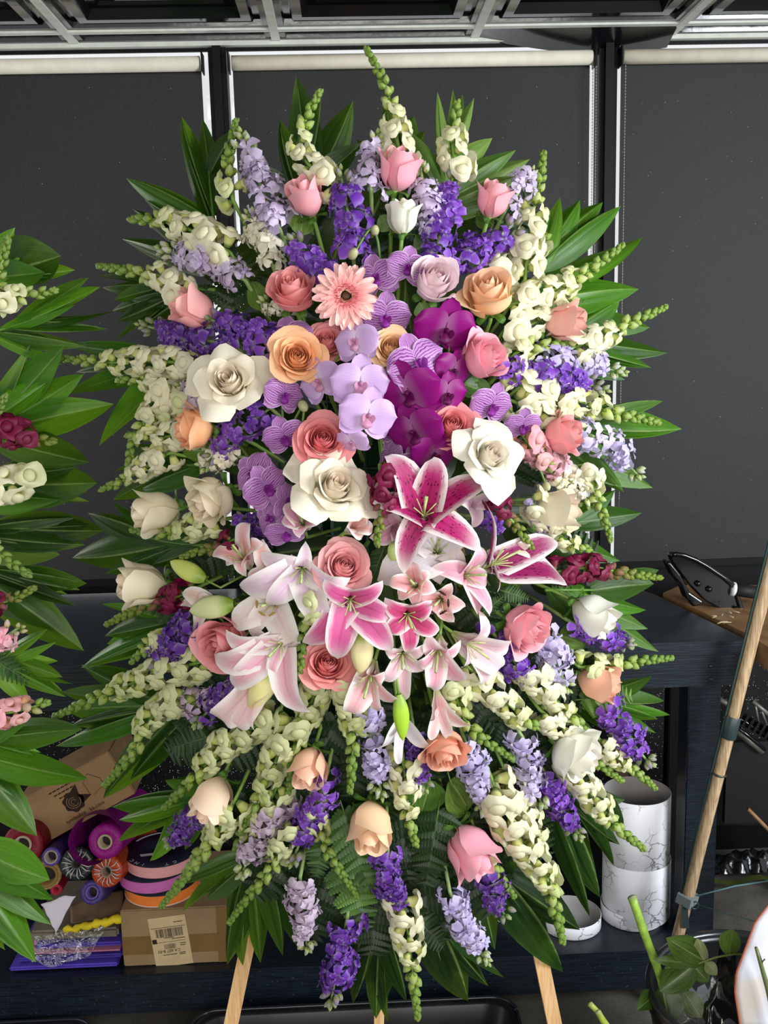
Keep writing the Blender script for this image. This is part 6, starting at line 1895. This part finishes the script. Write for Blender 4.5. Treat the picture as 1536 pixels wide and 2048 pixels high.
extr([(1334, 1126), (1341, 1124), (1362, 1150), (1380, 1185), (1408, 1204), (1400, 1212), (1386, 1214), (1374, 1198), (1364, 1172), (1346, 1152)], Yg - .012, .05, M_GLB, 'bracket', cut_, cb_)
extr([(1470, 1186), (1478, 1188), (1506, 1256), (1498, 1258), (1484, 1236)], Yg - .01, .05, M_GLB, 'blade_guide', cut_, cb_)
for x, y in ((1396, 1167), (1418, 1178), (1470, 1218)):
    p = P(x, y, Yg - .003) - cb_
    ob('bolt', MB().lathe([(0, .008), (.008, .007), (.0095, 0)], 12, T(p) @ frame(Vector((0, 0, 0)), (0, -1, .2))).build('bolt', M_GLB), cut_)
p0_, p1_ = P(1466, 1178, Yg) - cb_, P(1516, 1186, Yg) - cb_
hd = ob('handle', MB().tube([p0_, p0_.lerp(p1_, .5), p1_], .019, 16).build('handle', simple('black_rubber_grip', '#17181a', .6, .3)), cut_)
ob('handle_collar', MB().tube([p0_ - (p1_ - p0_) * .08, p0_ + (p1_ - p0_) * .05], .0205, 16).build('handle_collar', simple('white_collar', '#d9d9d9', .3, .5)), hd)
ob('handle_end', MB().tube([p1_, p1_ + (p1_ - p0_) * .5], .015, 14).build('handle_end', simple('handle_wood', '#c9a77a', .5, .3)), hd)
M_CLIP = simple('pale_stem_clipping', '#b7ab84', .6, .3)
for i in range(9):
    x, y = random.uniform(1425, 1470), random.uniform(1222, 1246)
    p = PZ(x, y, ZB + .001)
    a = random.uniform(0, 3)
    dv = Vector((cos(a), sin(a), 0)) * random.uniform(.006, .016)
    tag(ob('stem_clipping', MB().tube([-dv, Vector((0, 0, .001)), dv], .0014, 5).build('stem_clipping', M_CLIP), None, T(p)), 'tiny pale stem clipping lying below the stem cutter', 'clipping', 'stem clippings on the side table')
# ---- dark clutter under the side table
cr = empty('plastic_crate', 'black slotted plastic crate in the shade under the side table', 'crate', T(P(1530, 1500, 2.75)))
crb = cr.location
for i in range(7):
    ob('slat', MB().box(T(P(1478 + i * 11, 1432 + i * 6.5, 2.7) - crb) @ Matrix.Rotation(.5, 4, 'Y'), .007, .02, .035).build('slat', M_GLB, smooth=False), cr)
ob('rail', MB().tube([P(1462, 1425, 2.7) - crb, P(1545, 1480, 2.7) - crb], .006, 6).build('rail', M_GLB), cr)
ob('rail', MB().tube([P(1470, 1450, 2.7) - crb, P(1530, 1500, 2.7) - crb], .006, 6).build('rail', M_GLB), cr)
ob('body', MB().box(T(P(1560, 1560, 2.80) - crb), .34, .02, .26).build('body', simple('black_crate_body', '#0c0c0e', .5, .4), smooth=False), cr)
rack = empty('metal_shelf_frame', 'grey metal lattice strut at the right edge beneath the table', 'rack', T(P(1500, 1480, 2.78)))
rkb = rack.location
M_GREYM = simple('dull_grey_metal', '#6f6c64', .45, .5, .2, 30, metal=.5)
for a, b, r_ in (((1438, 1398), (1480, 1424), .009), ((1505, 1402), (1550, 1440), .007), ((1510, 1405), (1516, 1440), .004), ((1520, 1412), (1534, 1452), .004), ((1474, 1462), (1525, 1503), .011)):
    ob('strut', MB().tube([P(a[0], a[1], 2.78) - rkb, P(b[0], b[1], 2.78) - rkb], r_, 6).build('strut', M_GREYM), rack)
tag(ob('wood_stick', MB().tube([Vector((0, 0, 0)), P(1545, 1668, 2.6) - P(1496, 1618, 2.6)], .006, 6).build('wood_stick', M_OAK), None, T(P(1496, 1618, 2.6))), 'thin tan stick lying in dark clutter right of the pole', 'stick')
tag(ob('scrap_lump', MB().grid(lambda u, v: ((.16 * u), .10 * (v - .5), .05 * (1 - u * u) * sin(PI * v) + .012 * sin(17 * u) * sin(11 * v)), 24, 14).build('scrap_lump', simple('black_bin_liner', '#101113', .15, .6, .2, 20, bump=.8)), None, T(PZ(1500, 1730, .03))), 'crumpled shiny black bin liner on floor behind strings', 'bin liner')
tag(ob('dead_leaf', MB().grid(lambda u, v: (.16 * u, .03 * (v - .5), .02 + .01 * sin(6 * u)), 12, 3).build('dead_leaf', simple('olive_dead_leaf', '#3f4a1e', .5, .4, .3, 20)), None, T(PZ(1490, 1772, .02))), 'wilted olive leaf strip on floor near the teal string', 'leaf')
# ---- black tub on the floor under the spray
def rr_tub(pxs, label, zr, name, dep=.10):
    (xl, yl_), (xr, yr_) = pxs
    a, b = PZ(xl, yl_, zr), PZ(xr, yr_, zr)
    Wd, Dp = b.x - a.x, .24
    root = empty(name, label, 'tub', T((a.x + b.x) / 2, min(a.y, b.y) - Dp / 2, 0))
    def ring(inset, z, n=10):
        out = []
        w2, d2, rc_ = Wd / 2 - inset, Dp / 2 - inset, .06
        for cx_, cy_, a0 in ((w2 - rc_, d2 - rc_, 0), (-w2 + rc_, d2 - rc_, PI / 2), (-w2 + rc_, -d2 + rc_, PI), (w2 - rc_, -d2 + rc_, 1.5 * PI)):
            for i in range(n):
                t = a0 + i / (n - 1) * PI / 2
                out.append(Vector((cx_ + rc_ * cos(t), cy_ + rc_ * sin(t), z)))
        return out
    m = MB()
    rings = [ring(.03, .002), ring(.012, zr - .02), ring(0, zr - .012), ring(0, zr), ring(.012, zr + .003), ring(.022, zr - .004), ring(.04, .01)]
    n = len(rings[0])
    for r_ in rings:
        for p in r_: m.v.append(p); m.uv.append((0, 0))
    for k_ in range(len(rings) - 1):
        for i in range(n):
            j = (i + 1) % n
            m.face(k_ * n + i, k_ * n + j, (k_ + 1) * n + j, (k_ + 1) * n + i)
    m.face(*[(len(rings) - 1) * n + i for i in range(n)])
    ob('tub_body', m.build('tub_body', simple('scuffed_black_plastic', '#15171b', .3, .5, .3, 25), recalc=True), root)
    ob('rim', MB().tube(rings[3] + [rings[3][0]], .005, 6).build('rim', simple('scuffed_black_rim', '#1d2127', .25, .6)), root)
rr_tub(((392, 2012), (1026, 1992)), 'low black plastic tub on the floor below the spray', .10, 'plastic_tub')
rr_tub(((-160, 2040), (190, 2036)), 'black plastic tub edge on floor at the bottom left', .06, 'plastic_tub')
# ---- black bucket of offcuts at the lower right
zr = .42
far = PZ(1425, 1866, zr)
Rk = .225
bc = Vector((far.x + .01, far.y - Rk, 0))
bk_ = empty('black_bucket', 'black plastic bucket of stem offcuts at the lower right corner', 'bucket', T(bc))
M_BKT = simple('black_bucket_plastic', '#131416', .28, .5, .2, 30)
ob('body', MB().lathe([(.0001, .004), (Rk * .72, .004), (Rk * .97, zr - .03), (Rk, zr - .028), (Rk, zr), (Rk * .93, zr + .004), (Rk * .91, zr - .01), (Rk * .70, .02), (.0001, .02)], 64).build('body', M_BKT), bk_)
ob('rim', MB().tube([(Rk * .965 * cos(t), Rk * .965 * sin(t), zr + .002) for t in [2 * PI * i / 48 for i in range(49)]], .010, 8, cap=False).build('rim', simple('scuffed_rim', '#2a2c2f', .22, .6)), bk_)
ob('liner', MB().lathe([(Rk * .9, zr - .05), (Rk * .85, zr - .12), (.0001, zr - .16)], 40).build('liner', simple('bucket_dark_fill', '#0d0f0e', .5, .4, .4, 18, bump=.6)), bk_)
zz = bc.y
def bstem(name, pts_, r_, label, col='#9bbf4c', Y0=None):
    q_ = [P(x, y, Y0 if Y0 else zz + dy) for x, y, dy in pts_]
    o = empty(name, label, 'cut stem', T(q_[0]))
    ob('stalk', MB().tube([p - q_[0] for p in smooth_path(q_, 5)], [r_ * (1 + .08 * (i % 4 == 0)) for i in range(len(q_) * 5 - 4)], 10).build('stalk', M_STEM), o, None, srgb(col))
    ax = (q_[0] - q_[1]).normalized()
    ob('cut_end', MB().lathe([(0, .0012), (r_ * .7, .001), (r_ * 1.02, -.001)], 10, frame(Vector((0, 0, 0)), ax)).build('cut_end', M_STEM), o, None, srgb('#d3dca8'))
    return o
bstem('lily_stalk', [(1264, 1795, .0), (1290, 1870, .0), (1318, 1945, .02), (1335, 2010, .05)], .0088, 'thick bright green cut stalk sticking up from the bucket')
bstem('lily_stalk', [(1180, 2008, -.12), (1200, 2030, -.12), (1226, 2070, -.12)], .0055, 'thin green stalk tip left of the bucket rim', '#a9b84c')
bstem('lily_stalk', [(1196, 2024, -.14), (1208, 2045, -.14), (1226, 2080, -.14)], .0060, 'short green stalk with orange cut end left of bucket', '#9aa83c')
rs = empty('rose_cutting', 'leafy rose cutting with oval leaflets hanging over the bucket', 'rose cutting', T(P(1440, 1912, zz - .02)))
rsb = rs.location
ob('stem', MB().tube([p - rsb for p in smooth_path([P(1330, 1936, zz), P(1385, 1930, zz - .02), P(1445, 1912, zz - .03), P(1500, 1916, zz - .04), P(1545, 1990, zz - .05)], 5)], .0022, 6).build('stem', M_STEM), rs, None, srgb('#7a7f45'))
for bx, by, tx, ty, w_, c_ in ((1412, 1924, 1342, 1884, 58, '#5d7a32'), (1458, 1912, 1464, 1866, 42, '#7d9a4a'), (1388, 1930, 1322, 1984, 60, '#4f6b2a'), (1385, 1930, 1418, 1966, 40, '#5a7430'), (1412, 1930, 1398, 1886, 26, '#aeb886'), (1412, 1926, 1434, 1950, 26, '#a5b07c'), (1390, 1926, 1315, 1922, 26, '#55702c')):
    place_leaf(rs, OVALS[random.randrange(3)], 'leaflet', P(bx, by, zz - .02), P(tx, ty, zz - .04), w_ * upp(rsb), srgb(c_), rsb, random.uniform(-.2, .2))
for i, (bx, by, tx, ty, w_, c_, lb) in enumerate(((1326, 1978, 1338, 2050, 72, '#46602a', 'large dull green loose leaf at the bucket centre'), (1310, 1990, 1278, 2016, 36, '#4a6b26', 'small green loose leaf left in the bucket'), (1370, 1985, 1402, 2036, 44, '#7c8a66', 'pale grey green loose leaf at right in bucket'), (1418, 2000, 1440, 2060, 50, '#3d4f2a', 'dark green loose leaf beside the clear wrap'))):
    o = empty('loose_leaf', lb, 'leaf', T(P(bx, by, zz + .02)))
    place_leaf(o, OVALS[i % 3], 'blade', P(bx, by, zz + .02), P(tx, ty, zz - .02), w_ * upp(o.location), srgb(c_), o.location, .1)
    ob('petiole', MB().tube([Vector((0, 0, 0)), Vector((-.004, .006, .012))], .0012, 5).build('petiole', M_STEM), o, None, STEM)

sheet('clear_wrap', [(1300, 2052, 0), (1400, 2052, 0), (1395, 2000, .03), (1340, 2005, .03)], simple('silvery_wrap', '#8d918c', .15, .7, .35, 30, bump=.8), 'crumpled silvery film at the bottom of the bucket', 'film', zz + .02, .008, 24, 12, seed=5)
sheet('black_plastic_bag', [(1400, 2052, -.02), (1478, 2052, -.05), (1470, 1900, -.02), (1440, 1915, .03)], simple('black_film', '#17181a', .12, .7, .2, 12, bump=.8), 'shiny black plastic film bunched inside the bucket', 'plastic film', zz, .008, 22, 22, seed=6)
def m_white_sleeve():
    k = NT('printed_white_sleeve')
    n = k.noise(7, 3)
    return k.fin(k.mix(k.step(n, .4, .65), srgb('#dfe3f2'), srgb('#d8cfc8')), .3, .5)
def sleeve(u, v):
    s = u * .5 + .5
    edge = [(1482, 2060), (1470, 1985), (1473, 1945), (1490, 1900), (1510, 1845), (1546, 1798)]
    f = v * 5; k = min(4, int(f)); q_ = f - k
    ex = edge[k][0] * (1 - q_) + edge[k + 1][0] * q_; ey = edge[k][1] * (1 - q_) + edge[k + 1][1] * q_
    return P(ex + s * 190, ey + 6 * s, zz - .16 + .05 * s * s - .02 * sin(s * 3)) - P(1520, 1950, zz - .16)
slv = empty('flower_sleeve', 'glossy white paper flower sleeve with red edge at lower right', 'paper sleeve', T(P(1520, 1950, zz - .16)))
o = ob('sleeve', MB().grid(sleeve, 16, 20).build('sleeve', m_white_sleeve()), slv)
o.modifiers.new('thickness', 'SOLIDIFY').thickness = .0012
ob('red_edge', MB().tube([sleeve(-1, i / 24) for i in range(25)], .0022, 6).build('red_edge', simple('red_sleeve_edge', '#a8604c', .5, .4)), slv)
rs2 = empty('rose_stem_stub', 'dark forked rose stem lying against the white sleeve', 'cut stem', T(P(1525, 1920, zz - .19)))
q0 = rs2.location
ob('stalk', MB().tube([p - q0 for p in (P(1512, 1895, zz - .19), P(1520, 1922, zz - .19), P(1535, 1975, zz - .19), P(1552, 2050, zz - .19))], [.003, .004, .005, .006], 8).build('stalk', M_STEM), rs2, None, srgb('#5d6a40'))
ob('fork', MB().tube([p - q0 for p in (P(1530, 1918, zz - .19), P(1522, 1926, zz - .19), P(1514, 1898, zz - .19))], [.0015, .004, .0025], 8).build('fork', M_STEM), rs2, None, srgb('#5a3a34'))
